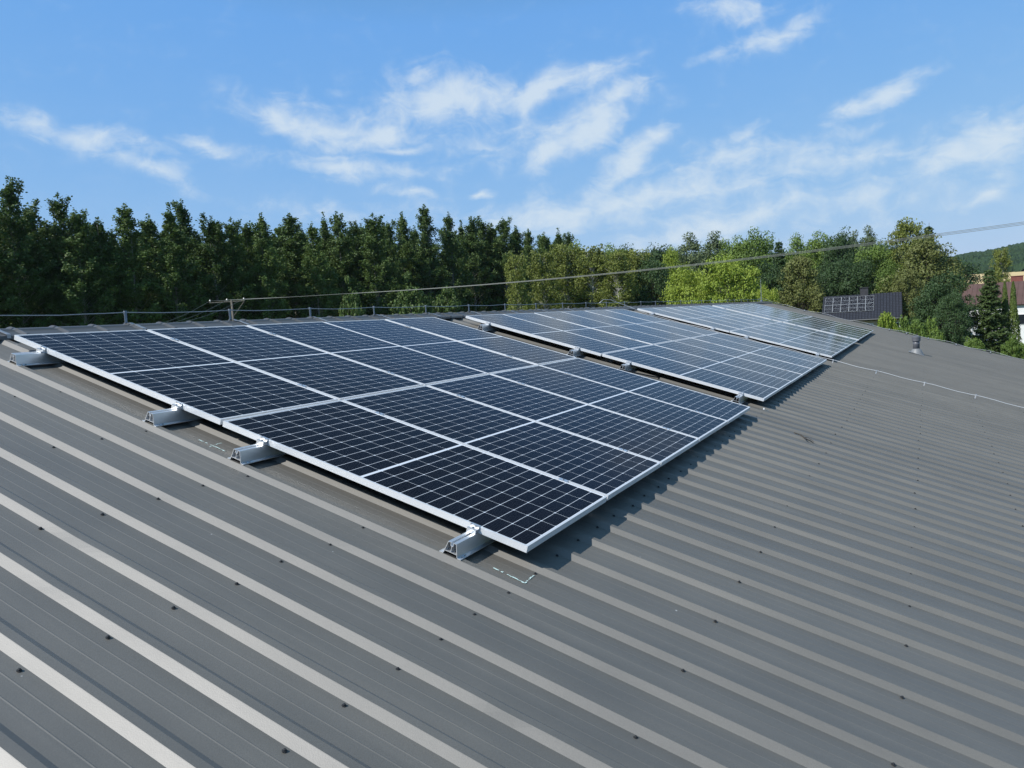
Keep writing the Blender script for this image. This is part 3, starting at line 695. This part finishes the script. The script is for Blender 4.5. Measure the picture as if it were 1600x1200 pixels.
def broad(seed, kind, H=14.0, R=5.0, base=.18, nclump=170, lsz=.27, name='leafy_tree', dens=105, shape=1.0, bark='darkbark'):
    r2 = np.random.default_rng(seed); root = tree_root(name)
    C = []; D = []; limbs = []
    cz = H * (base + (1 - base) * .46); rz = H * (1 - base) * .54
    for i in range(nclump):
        v = r2.normal(size=3); v /= np.linalg.norm(v); v[2] = v[2] * .9 + .12
        az = math.atan2(v[1], v[0])
        lump = 1 + .10 * math.sin(3 * az + seed) + .08 * math.sin(5 * az + 2 * seed + v[2] * 4)
        q = r2.uniform(.22, 1.0) ** .45 * lump
        zz = v[2] * q
        taper = 1 - .38 * shape * max(0, zz)
        c0 = np.array([v[0] * q * R * taper, v[1] * q * R * taper, cz + zz * rz])
        cr = R * r2.uniform(.14, .28)
        n = int(dens * r2.uniform(.7, 1.3))
        o = r2.normal(size=(n, 3)); o /= np.linalg.norm(o, axis=1, keepdims=True)
        o[:, 2] = o[:, 2] * .8 + .1
        c = c0 + o * (cr * r2.uniform(.55, 1.08, (n, 1))) * np.array([1.1, 1.1, .9])
        C.append(c); D.append(o + r2.normal(size=(n, 3)) * .55 + np.array([0, 0, .35]))
        if i % 3 == 0: limbs.append(((0, 0, H * base * r2.uniform(.8, 1.8)), tuple(c0), .07))
    n = 900; o = r2.normal(size=(n, 3)); o /= np.linalg.norm(o, axis=1, keepdims=True); o *= r2.uniform(.1, 1, (n, 1)) ** .4
    tp = 1 - .38 * shape * np.clip(o[:, 2], 0, 1)
    C.append(np.stack([o[:, 0] * R * tp, o[:, 1] * R * tp, cz + o[:, 2] * rz], 1)); D.append(r2.normal(size=(n, 3)) + o)
    C = np.concatenate(C); D = np.concatenate(D)
    V, Q = leaves(C, D, lsz, r2, .7); npmesh('crown', V, Q, LM[kind], root)
    trunk(root, H * .8, .028 * R + .12, M[bark], limbs, .3, r2)
    return root
def birch(seed, kind='birch', H=16.0, R=2.6, name='birch_tree'):
    r2 = np.random.default_rng(seed); root = tree_root(name); C = []; D = []; limbs = []
    for i in range(170):
        t = .12 + .86 * (i + r2.uniform()) / 170; az = r2.uniform(0, 6.283)
        rr = R * (math.sin(math.pi * min(1, .12 + (1 - t) * .9)) ** .7) * r2.uniform(.35, 1.1)
        tip = np.array([math.cos(az) * rr, math.sin(az) * rr, t * H + rr * .55])
        limbs.append(((0, 0, t * H * .95), tuple(tip), .03))
        n = 80; k = r2.uniform(0, 1, n)
        droop = r2.uniform(.6, 2.2)
        c = tip * 1.0 + np.stack([r2.normal(size=n) * .33, r2.normal(size=n) * .33, -k * droop + .3], 1)
        C.append(c); D.append(r2.normal(size=(n, 3)) + np.array([math.cos(az), math.sin(az), .3]) * .6)
    n = 60; tt = r2.uniform(.9, 1.02, n); C.append(np.stack([r2.normal(size=n) * .16, r2.normal(size=n) * .16, tt * H], 1)); D.append(r2.normal(size=(n, 3)))
    C = np.concatenate(C); D = np.concatenate(D); V, Q = leaves(C, D, .27, r2, .7); npmesh('crown', V, Q, LM[kind], root)
    trunk(root, H, .10, M['birchbark'], limbs, .25, r2); return root
def spruce(seed, kind='spruce', H=15.0, R=3.0, name='spruce_tree', droop=.35):
    r2 = np.random.default_rng(seed); root = tree_root(name); C = []; D = []; limbs = []
    nw = 30
    for i in range(nw):
        t = .05 + .93 * i / nw; rad = R * (1 - t) ** .85 * r2.uniform(.75, 1.15) + .18
        nbr = 6 if t < .8 else 4
        for k in range(nbr):
            az = k * 6.283 / nbr + i * .9 + r2.normal() * .25; rr = rad * r2.uniform(.7, 1.15)
            n = int(36 + rr * 64); q = r2.uniform(.12, 1.03, n)
            z = t * H - droop * rr * q + .28 * rr * q ** 3
            wid = (.12 + .22 * rr * (1 - q) + .08)
            lat = r2.normal(size=n) * wid
            c = np.stack([math.cos(az) * q * rr - math.sin(az) * lat, math.sin(az) * q * rr + math.cos(az) * lat, z - np.abs(lat) * .4 - r2.uniform(0, .28, n)], 1)
            C.append(c); D.append(r2.normal(size=(n, 3)) * .6 + np.array([math.cos(az) * .5, math.sin(az) * .5, .9]))
            limbs.append(((0, 0, t * H), (math.cos(az) * rr, math.sin(az) * rr, t * H - droop * rr + .25 * rr), .03))
    C = np.concatenate(C); D = np.concatenate(D); V, Q = leaves(C, D, .30, r2, .5); npmesh('crown', V, Q, LM[kind], root)
    trunk(root, H * .98, .18, M['darkbark'], limbs[::3], .1, r2); return root
def thuja(seed, kind='thuja', H=9.0, R=1.2, name='thuja_tree', n=7000):
    r2 = np.random.default_rng(seed); root = tree_root(name)
    t = r2.uniform(0, 1, n) ** .85; az = r2.uniform(0, 6.283, n)
    prof = np.sqrt(np.clip(1 - t, 0, 1)) * (.75 + .25 * np.sin(np.pi * np.clip(t * 1.6, 0, 1)))
    rr = R * prof * (1 + .10 * np.sin(az * 5 + t * 17) + .07 * np.sin(az * 9 - t * 31)) * r2.uniform(.72, 1.05, n)
    C = np.stack([np.cos(az) * rr, np.sin(az) * rr, .05 * H + t * H * .95], 1)
    D = np.stack([np.cos(az), np.sin(az), .5 + 0 * az], 1) + r2.normal(size=(n, 3)) * .6
    V, Q = leaves(C, D, .22, r2, .6); npmesh('crown', V, Q, LM[kind], root); trunk(root, H * .7, .12, M['darkbark'], (), .02, r2); return root
class Kind:
    def __init__(s, makers, H, R): s.p = [f() for f in makers]; s.used = [False] * len(s.p); s.H = H; s.R = R; s.i = 0
    def put(s, loc, h, r, label, cat, group=None, name=None):
        i = s.i % len(s.p); s.i += 1
        o = s.p[i] if not s.used[i] else copy_tree(s.p[i]); s.used[i] = True
        o.location = loc; o.scale = (r / s.R, r / s.R, h / s.H); o.rotation_euler = (0, 0, random.uniform(0, 6.283))
        if name: o.name = name
        return tag(o, label, cat, group)
    def prune(s):
        for o, u_ in zip(s.p, s.used):
            if not u_:
                for ch in list(o.children): bpy.data.objects.remove(ch)
                bpy.data.objects.remove(o)
def tree_at(kd, px, py, d, r_px, label, cat, group=None, name=None):
    top = at(px, py, d)
    return kd.put((top.x, top.y, GZ), top.z - GZ, r_px / F * d, label, cat, group, name)
KP = Kind([lambda s=s: poplar(s) for s in (11, 12, 13, 14, 15, 16, 17, 18)], 26.0, 2.85)
def row_d(px): return 1 / (1 / 93 + (px - 12) / (850 - 12) * (1 / 167 - 1 / 93))
pop = [(-55, 300), (12, 281), (44, 322), (89, 306), (118, 332), (152, 344), (194, 321), (231, 339), (263, 322), (283, 316), (330, 342), (360, 344), (385, 352), (407, 337), (452, 336), (487, 350), (505, 336), (526, 335), (555, 352), (581, 337), (605, 350), (627, 335), (662, 322), (700, 335), (720, 348), (736, 342), (752, 345), (768, 352), (786, 344), (806, 356), (825, 360), (850, 366), (872, 360), (888, 366)]
for i, (x, y) in enumerate(pop):
    d = row_d(x) * random.uniform(.97, 1.04)
    gap = min([abs(x - a) for a, _ in pop if a != x])
    tree_at(KP, x, y - 1, d, random.uniform(42, 54) * 93 / d * (1.1 if gap > 30 else .95), 'tall dark poplar in the row behind the ridge, %s from the left' % ORD[i], 'poplar', 'poplars in the row behind the warehouse')
# the closed wood behind that row
def wood(name, specs, label, protos):
    Vs = []; Qs = []; b = 0
    for j, (x, y, d, r) in enumerate(specs):
        pr = protos[j % len(protos)]; me = pr[0]; n = len(me.vertices); co = np.empty(n * 3, np.float32); me.vertices.foreach_get('co', co); co = co.reshape(-1, 3)
        top = at(x, y, d); a = random.uniform(0, 6.283); ca_, sa_ = math.cos(a), math.sin(a)
        kx = r / F * d / pr[2]; kz = (top.z - GZ) / pr[1]
        V = np.stack([(co[:, 0] * ca_ - co[:, 1] * sa_) * kx + top.x, (co[:, 0] * sa_ + co[:, 1] * ca_) * kx + top.y, co[:, 2] * kz + GZ], 1)
        Vs.append(V); Qs.append(np.arange(len(V)).reshape(-1, 4) + b); b += len(V)
    o = npmesh(name, np.concatenate(Vs), np.concatenate(Qs), protos[0][0].materials[0])
    return tag(o, label, 'wood', kind='stuff')
pm = [([c for c in p.children if c.name.startswith('crown')][0].data, 26.0, 3.0) for p in KP.p]
spec = [(x + random.uniform(-8, 8), 352 + random.uniform(-4, 16) - 22 * max(0, (150 - x) / 200) + max(0, x - 760) * .12, row_d(x) * 1.09, 46 * 93 / row_d(x)) for x in range(-90, 890, 19)]
spec += [(x + random.uniform(-8, 8), 372 + random.uniform(-6, 14), row_d(x) * 1.2, 48 * 93 / row_d(x)) for x in range(-90, 890, 24)]
wood('poplar_wood', spec, 'dark closed poplar wood standing behind the front row of poplars', pm)
# young growth in front of the poplars
KB = Kind([lambda s=s: broad(s, 'poplar', 6, 2.4, .05, 80, .24, 'young_tree', 80, shape=.7) for s in (71, 72)], 6.0, 2.4)
for i, (x, y, r) in enumerate([(640, 440, 40), (694, 452, 32), (548, 446, 26)]):
    tree_at(KB, x, y, row_d(x) * .88, r, ['broad young tree low in front of the poplars, left of its smaller neighbour', 'low leafy young tree right of the broader one before the poplars', 'small young tree at the foot of the poplars, leftmost of three'][i], 'young tree', 'young trees in front of the poplar row')
# birches and mixed trees right of the poplars
KBi = Kind([lambda s=s: birch(s) for s in (31, 32, 33)], 16.0, 2.6)
bir = [(806, 400, 112, 20, 'slender pale birch standing alone against the dark poplars'), (846, 398, 118, 26, 'leafy olive green birch right of the slender one'), (884, 386, 124, 30, 'olive birch before the right end of the poplar row'),
       (922, 390, 122, 30, 'broad olive birch, second in the group right of the poplars'), (962, 398, 118, 28, 'olive birch in the middle of the mixed wood, lower than its neighbours'), (996, 394, 124, 26, 'yellowish birch at the right end of the birch group')]
for x, y, d, r, lb in bir: tree_at(KBi, x, y, d, r, lb, 'birch', 'birches right of the poplar row')
KG = Kind([lambda s=s: broad(s, 'green', 14, 5, .12, 190, .28) for s in (41, 42, 43)], 14.0, 5.0)
KD = Kind([lambda s=s: broad(s, 'dark', 14, 5, .10, 190, .28, shape=.8) for s in (51, 52)], 14.0, 5.0)
KL = Kind([lambda s=s: broad(s, 'lime', 12, 5, .06, 190, .28, shape=.5) for s in (61, 62)], 12.0, 5.0)
KY = Kind([lambda: broad(65, 'grey', 16, 4.5, .12, 180, .27)], 16.0, 4.5)
KO = Kind([lambda s=s: broad(s, 'olive', 14, 4.6, .06, 190, .27, shape=1.5) for s in (67, 68)], 14.0, 4.6)
KS = Kind([lambda s=s: spruce(s) for s in (81, 82)], 15.0, 3.0)
KSD = Kind([lambda: spruce(83, 'dark', 15, 2.8, 'conifer_tree', .25)], 15.0, 2.8)
KT = Kind([lambda s=s: thuja(s) for s in (91, 92)], 9.0, 1.2)
right = [  # kind, px, top py, distance, half width px, label, category
    (KSD, 912, 385, 160, 16, 'dark conifer top behind the birches near the poplar row', 'conifer'), (KSD, 942, 388, 165, 18, 'green conifer behind the middle of the birch group', 'conifer'),
    (KSD, 985, 387, 160, 17, 'dark conifer behind the right part of the birch group', 'conifer'), (KSD, 1014, 388, 150, 17, 'pointed dark conifer left of the bright broad crowns', 'conifer'),
    (KG, 958, 388, 170, 40, 'green leafy tree behind the birches', 'tree'), (KG, 900, 392, 168, 40, 'green tree at the back beside the last poplar', 'tree'),
    (KD, 1020, 402, 122, 38, 'dark leafy tree between the birches and the bright low tree', 'tree'), (KL, 1046, 392, 130, 26, 'yellow green treetop below the greyish pair', 'tree'),
    (KY, 1076, 377, 150, 46, 'greyish green tall tree left of its twin on the skyline', 'tree'), (KY, 1114, 375, 156, 52, 'greyish wide treetop, right of its twin on the skyline', 'tree'),
    (KL, 1078, 414, 100, 42, 'bright yellow green low tree behind the third array, left one', 'tree'), (KL, 1135, 403, 98, 56, 'largest bright yellow green tree, just left of the lightning rod', 'tree'), (KL, 1196, 446, 92, 22, 'small bright green tree right beside the lightning rod', 'tree'),
    (KG, 1150, 375, 150, 42, 'green round treetop on the skyline above the bright trees', 'tree'), (KG, 1183, 366, 146, 46, 'tall green treetop on the skyline above the lightning rod', 'tree'), (KSD, 1216, 369, 132, 32, 'dark pointed conifer on the skyline right of the green treetop', 'conifer'),
    (KD, 1205, 408, 108, 42, 'dark leafy tree right behind the bright yellow green tree', 'tree'), (KG, 1243, 381, 142, 42, 'green tree on the skyline right of the dark conifer', 'tree'),
    (KG, 1276, 369, 128, 42, 'wide green treetop on the skyline left of the dark pair', 'tree'), (KD, 1308, 362, 122, 36, 'dark tall treetop above the tiled house roof', 'tree'), (KO, 1248, 398, 104, 42, 'brownish olive tree right above the far roof corner', 'tree'),
    (KD, 1312, 400, 108, 44, 'dark broad tree behind the chimney of the tiled house', 'tree'), (KY, 1334, 373, 140, 28, 'thin greyish treetop behind the dark pair', 'tree'), (KY, 1356, 366, 140, 30, 'pale grey treetop under the power lines', 'tree'),
    (KG, 1366, 384, 112, 48, 'large bright green tree above the tiled house with solar panels', 'tree'), (KD, 1345, 405, 110, 36, 'dark green tree directly behind the house chimney', 'tree'), (KG, 1392, 418, 104, 32, 'green tree behind the right end of the tiled house', 'tree'),
    (KBi, 1415, 349, 108, 26, 'tall thin grey birch top left of the big olive tree', 'birch'), (KSD, 1450, 344, 112, 34, 'tall conifer spire rising behind the big olive tree', 'conifer'),
    (KO, 1446, 362, 100, 58, 'biggest olive tree with heavy drooping crown right of the tiled house', 'tree'), (KO, 1418, 418, 95, 32, 'olive tree low beside the right end of the tiled roof', 'tree'),
    (KD, 1471, 424, 84, 45, 'dark green round tree in front of the white house', 'tree'), (KD, 1487, 456, 80, 27, 'dark low tree close to the white house wall', 'tree'),
    (KS, 1546, 413, 82, 37, 'spruce with drooping branches before the white house', 'spruce'), (KBi, 1563, 392, 118, 14, 'thin birch behind the spruce, against the far hill', 'birch'),
    (KT, 1570, 440, 84, 10, 'left one of two narrow thujas beside the spruce', 'thuja'), (KT, 1583, 440, 82, 11, 'right one of two narrow thujas beside the white house windows', 'thuja')]
for kd, x, y, d, r, lb, ct in right: tree_at(kd, x, y, d, r, lb, ct, 'mixed trees behind the warehouse', {'conifer': 'conifer_tree'}.get(ct))
# bushes along the far gable
KBu = Kind([lambda s=s: broad(s, 'lime', 3, 1.6, .02, 90, .16, 'bush', 80, shape=.5) for s in (101, 102)], 3.0, 1.6)
KBd = Kind([lambda s=s: broad(s, 'green', 3, 1.8, .02, 90, .18, 'bush', 70, shape=.4) for s in (103, 104)], 3.0, 1.8)
def bush(kd, px, py, d, h, r_px, lb, base=None):
    top = at(px, py, d); return kd.put((top.x, top.y, GZ), top.z - GZ, r_px / F * d, lb, 'bush', 'bushes along the far gable')
bush(KBu, 1386, 486, 66, 0, 19, 'yellow green pointed bush in front of the tiled house')
for x, y, r, lb in [(1412, 504, 18, 'light green rounded bush at the gable edge, left of the hedge'), (1434, 500, 20, 'olive bush in the middle of the hedge by the gable'), (1455, 506, 18, 'low green bush under the dark round tree')]: bush(KBd, x, y, 70, 0, r, lb)
for x, y, r, lb in [(1520, 528, 16, 'low dark bush at the foot of the spruce'), (1580, 528, 15, 'light green bush at the foot of the thujas'), (1597, 536, 14, 'green bush under the white house windows')]: bush(KBd, x, y, 76, 0, r, lb)
# wood mass closing the gaps far behind the mixed trees
pg = [([c for c in p.children if c.name.startswith('crown')][0].data, 14.0, 5.0) for p in KD.p]
wood('mixed_wood', [(x + random.uniform(-10, 10), 394 + random.uniform(-7, 7) - 4 * math.sin(x * .02) + max(0, 1000 - x) * .03 - 8 * (x > 1040), 185, 46) for x in range(840, 1490, 22)], 'dark mixed wood closing the view behind the single trees', pg)
for kd in (KP, KB, KBi, KG, KD, KL, KY, KO, KS, KSD, KT, KBu, KBd): kd.prune()
# ------------------------------------------------------------------ tiled house with panels
def tile_mat():
    m_ = mat('roof_tiles', (.035, .036, .045), .55, 0, .4); nt = m_.node_tree; N = nt.nodes; L = nt.links; b = N['Principled BSDF']
    br_ = N.new('ShaderNodeTexBrick'); br_.inputs['Scale'].default_value = 1; br_.inputs['Brick Width'].default_value = .33; br_.inputs['Row Height'].default_value = .36; br_.inputs['Mortar Size'].default_value = .045; br_.offset = .0
    br_.inputs['Color1'].default_value = (.034, .036, .047, 1); br_.inputs['Color2'].default_value = (.027, .029, .038, 1); br_.inputs['Mortar'].default_value = (.014, .014, .018, 1)
    L.new(N['Texture Coordinate'].outputs['Object'], br_.inputs['Vector']); L.new(br_.outputs['Color'], b.inputs['Base Color'])
    bp = N.new('ShaderNodeBump'); bp.inputs['Strength'].default_value = .8; bp.inputs['Distance'].default_value = .05; bp.invert = True; L.new(br_.outputs['Fac'], bp.inputs['Height']); L.new(bp.outputs[0], b.inputs['Normal'])
    return m_
M['tile'] = tile_mat(); M['plaster'] = mat('beige_plaster', (.45, .36, .24), .85, var=(.8, .08, 4)); M['dkglass'] = mat('window_glass', (.02, .025, .03), .08, 0, .6)
M['white'] = mat('white_render', (.78, .78, .75), .85, var=(.6, .05, 4)); M['chim'] = mat('dark_chimney', (.04, .04, .045), .8, var=(4, .2, 3))
RL, RR = at(1287, 464.5, 98.3), at(1409, 455, 94.4)
zr = (RL.z + RR.z) / 2
ex_ = (RR - RL); ex_.z = 0; HWD = ex_.length; ex_.normalize(); ey_ = Vector((-ex_.y, ex_.x, 0))      # +y away from the viewer
hb = empty('tiled_house', (RL.x, RL.y, GZ), (0, 0, math.atan2(ex_.y, ex_.x)))
tag(hb, 'low house with dark tiled roof and twelve solar panels beyond the far gable', 'house')
hz = zr - GZ; run = 4.9; drop = 3.05; pit = math.atan2(drop, run)
for sg in (-1, 1):
    o = MB().box(0, HWD, 0, math.hypot(run, drop), -.14, 0).build('roof', M['tile'], hb)
    if sg < 0: o.location = (HWD, 0, hz); o.rotation_euler = Matrix.Rotation(math.pi, 3, 'Z').to_euler(); o.rotation_euler = (Matrix.Rotation(math.pi, 3, 'Z') @ Matrix.Rotation(-pit, 3, 'X')).to_euler()
    else: o.location = (0, 0, hz - .003); o.rotation_euler = (-pit, 0, 0)
ez = hz - drop
MB().add([(.4, -run + .5, 0), (HWD - .4, -run + .5, 0), (HWD - .4, run - .5, 0), (.4, run - .5, 0), (.4, -run + .5, ez + .08), (HWD - .4, -run + .5, ez + .08), (HWD - .4, run - .5, ez + .08), (.4, run - .5, ez + .08), (.4, 0, hz - .2), (HWD - .4, 0, hz - .2)],
         [(0, 1, 5, 4), (1, 2, 6, 9, 5), (2, 3, 7, 6), (3, 0, 4, 8, 7)]).build('wall', M['plaster'], hb)
for wx in (1.2, 4.4, 7.2):
    wo = MB().box(wx, wx + 1.3, -run + .44, -run + .52, ez - 1.75, ez - .45).build('window', M['white'], hb)
    MB().box(wx + .08, wx + 1.22, -run + .42, -run + .45, ez - 1.67, ez - .53).build('pane', M['dkglass'], wo)
MB().box(4.2, 5.1, -.45, .35, hz - .4, hz + .75).box(4.13, 5.17, -.52, .42, hz + .75, hz + .83).build('chimney', M['chim'], hb)
MB().tube([(0, -run - .06, ez + .02), (HWD, -run - .06, ez + .02)], .07, 8).build('gutter', M['cap'], hb)
hm = Matrix.Translation(hb.location) @ Matrix.Rotation(math.atan2(ex_.y, ex_.x), 4, 'Z')
slope = math.hypot(run, drop)
for r_ in range(2):
    for c in range(6):
        sw, shh = HWD * .102 / W, 1.66 / LP
        lm_ = Matrix.Translation((HWD * (.03 + c * .1045), 0, hz)) @ Matrix.Rotation(pit, 4, 'X') @ Matrix.Translation((0, -.55 - r_ * 1.70, .09))
        o = panel(hm @ lm_, '%s small solar panel from the left, %s row on the distant tiled roof' % (ORD[c], 'upper' if r_ == 0 else 'lower'), 'solar panels on the tiled house', (sw, shh, 1))
# ------------------------------------------------------------------ white house
M['maroon'] = mat('maroon_sheet', (.115, .068, .058), .5, .1, .5, var=(.7, .15, 4)); M['brick'] = mat('red_brick', (.20, .065, .05), .85, var=(5, .2, 4))
WL, WR = at(1500, 444, 112), at(1680, 440, 104)
wx_ = WR - WL; wx_.z = 0; WWD = wx_.length; wx_.normalize(); wz_ = at(1560, 441.5, 109).z
wb = empty('white_house', (WL.x, WL.y, GZ), (0, 0, math.atan2(wx_.y, wx_.x)))
tag(wb, 'white rendered house with maroon sheet metal roof behind the spruce', 'house')
whz = wz_ - GZ; run2, drop2 = 4.6, 3.1; pit2 = math.atan2(drop2, run2); sl2 = math.hypot(run2, drop2)
for sg in (-1, 1):
    mb = MB().box(0, WWD, 0, sl2, -.12, 0)
    x = .3
    while x < WWD: mb.box(x - .02, x + .02, .02, sl2 - .02, 0.001, .05); x += .6
    o = mb.build('roof', M['maroon'], wb)
    if sg < 0: o.location = (WWD, 0, whz); o.rotation_euler = (Matrix.Rotation(math.pi, 3, 'Z') @ Matrix.Rotation(-pit2, 3, 'X')).to_euler()
    else: o.location = (0, 0, whz - .003); o.rotation_euler = (-pit2, 0, 0)
ez2 = whz - drop2
MB().add([(.3, -run2 + .4, 0), (WWD - .3, -run2 + .4, 0), (WWD - .3, run2 - .4, 0), (.3, run2 - .4, 0), (.3, -run2 + .4, ez2 + .1), (WWD - .3, -run2 + .4, ez2 + .1), (WWD - .3, run2 - .4, ez2 + .1), (.3, run2 - .4, ez2 + .1), (.3, 0, whz - .2), (WWD - .3, 0, whz - .2)],
         [(0, 1, 5, 4), (1, 2, 6, 9, 5), (2, 3, 7, 6), (3, 0, 4, 8, 7)]).build('wall', M['white'], wb)
for wx in (.10 * WWD, .33 * WWD, .537 * WWD, .76 * WWD):
    for z0 in (ez2 - 2.7, ez2 - 5.6):
        if z0 < .3: continue
        wo = MB().box(wx, wx + 1.4, -run2 + .33, -run2 + .41, z0, z0 + 1.4).build('window', M['white'], wb)
        MB().box(wx + .07, wx + 1.33, -run2 + .30, -run2 + .34, z0 + .07, z0 + 1.33).build('pane', M['dkglass'], wo)
MB().tube([(.75, -run2 + .25, 0), (.75, -run2 + .25, ez2)], .06, 8).build('downpipe', M['alu'], wb)
MB().box(6.1, 7.5, .6, 1.4, whz - .9, whz + .7).box(6.03, 7.57, .53, 1.47, whz + .7, whz + .78).build('chimney', M['brick'], wb)
# gravel yard with a low kerb beyond the roof corner
a, b, c, d = at(1540, hor(1540) + 7.3 * F / 74, 74), at(1640, hor(1640) + 7.3 * F / 74, 74), at(1640, hor(1640) + 7.3 * F / 92, 92), at(1540, hor(1540) + 7.3 * F / 92, 92)
g = MB(); g.add([(p.x, p.y, GZ + .004) for p in (a, b, c, d)], [(0, 1, 2, 3)]); tag(g.build('gravel_yard', M['gravel']), kind='structure')
# ------------------------------------------------------------------ far hill with field and woods
def polar(pxs, ds, zf):
    PX, DD = np.meshgrid(pxs, ds); V = np.empty(PX.shape + (3,))
    for i in range(PX.shape[0]):
        for j in range(PX.shape[1]):
            p = at(PX[i, j], hor(PX[i, j]), DD[i, j]); V[i, j] = (p.x, p.y, CAM[2] + zf(PX[i, j], DD[i, j]))
    n, m_ = PX.shape; i = np.arange(n - 1)[:, None] * m_ + np.arange(m_ - 1)[None, :]
    return V.reshape(-1, 3), np.stack([i, i + 1, i + m_ + 1, i + m_], -1).reshape(-1, 4)
def sst(a, b, x): t = min(1, max(0, (x - a) / (b - a))); return t * t * (3 - 2 * t)
def fld(px, d):
    k = sst(700, 1450, px)
    if d < 300: return -7.4
    z = -7.4 + (d - 300) / 300 * 21.5
    return -7.4 + (z + 7.4) * k
V, Q = polar(np.linspace(500, 2300, 60), np.array([280, 300, 350, 420, 500, 560, 620, 680]), fld)
M['field'] = mat('ripe_field', (.58, .44, .22), .9, 0, .2, var=(.02, .1, 4))
tag(npmesh('field', V, Q, M['field']), kind='structure')
hn = np.random.default_rng(5).uniform(-1, 1, (64, 64))
def vn(x, y):
    xi, yi = int(math.floor(x)), int(math.floor(y)); fx, fy = x - xi, y - yi; fx = fx * fx * (3 - 2 * fx); fy = fy * fy * (3 - 2 * fy)
    g_ = lambda a, b: hn[a % 64, b % 64]
    return (g_(xi, yi) * (1 - fx) + g_(xi + 1, yi) * fx) * (1 - fy) + (g_(xi, yi + 1) * (1 - fx) + g_(xi + 1, yi + 1) * fx) * fy
def hillz(px, d):
    k = sst(900, 1650, px); t = (d - 600) / 500
    top = (40 + 18 * k + 5 * math.sin(px * .012)) * k
    base = 13.5 * sst(700, 1450, px) - 7.4 * (1 - sst(700, 1450, px))
    z = base + (top - base) * min(1, t) ** .9
    if t > 1: z -= (d - 1100) * .06
    cr = (vn(px * .11 * d / 700, d * .085) * 2.4 + vn(px * .3 * d / 700 + 9, d * .21) * 1.5 + vn(px * .05, d * .03) * 2)
    return z + cr + 5 * min(1, t * 40 if t > 0 else 0)
V, Q = polar(np.linspace(900, 2200, 520), np.concatenate([np.arange(600, 1110, 5.0), np.arange(1115, 1400, 30)]), hillz)
M['hill'] = mat('far_wood_canopy', (.030, .055, .022), .9, 0, .2, var=(.06, .3, 5))
tag(npmesh('hill', V, Q, M['hill'], smooth=False), kind='structure')
# ------------------------------------------------------------------ air
hz_ = bpy.data.materials.new('haze_air'); hz_.use_nodes = True
for n in list(hz_.node_tree.nodes): hz_.node_tree.nodes.remove(n)
pv = hz_.node_tree.nodes.new('ShaderNodeVolumePrincipled'); pv.inputs['Density'].default_value = .00005; pv.inputs['Color'].default_value = (.80, .88, 1.0, 1); pv.inputs['Anisotropy'].default_value = .2
oo = hz_.node_tree.nodes.new('ShaderNodeOutputMaterial'); hz_.node_tree.links.new(pv.outputs[0], oo.inputs['Volume'])
tag(MB().box(-2550, 2550, -2550, 2550, GZ - 1, 95).build('haze', hz_), kind='stuff')
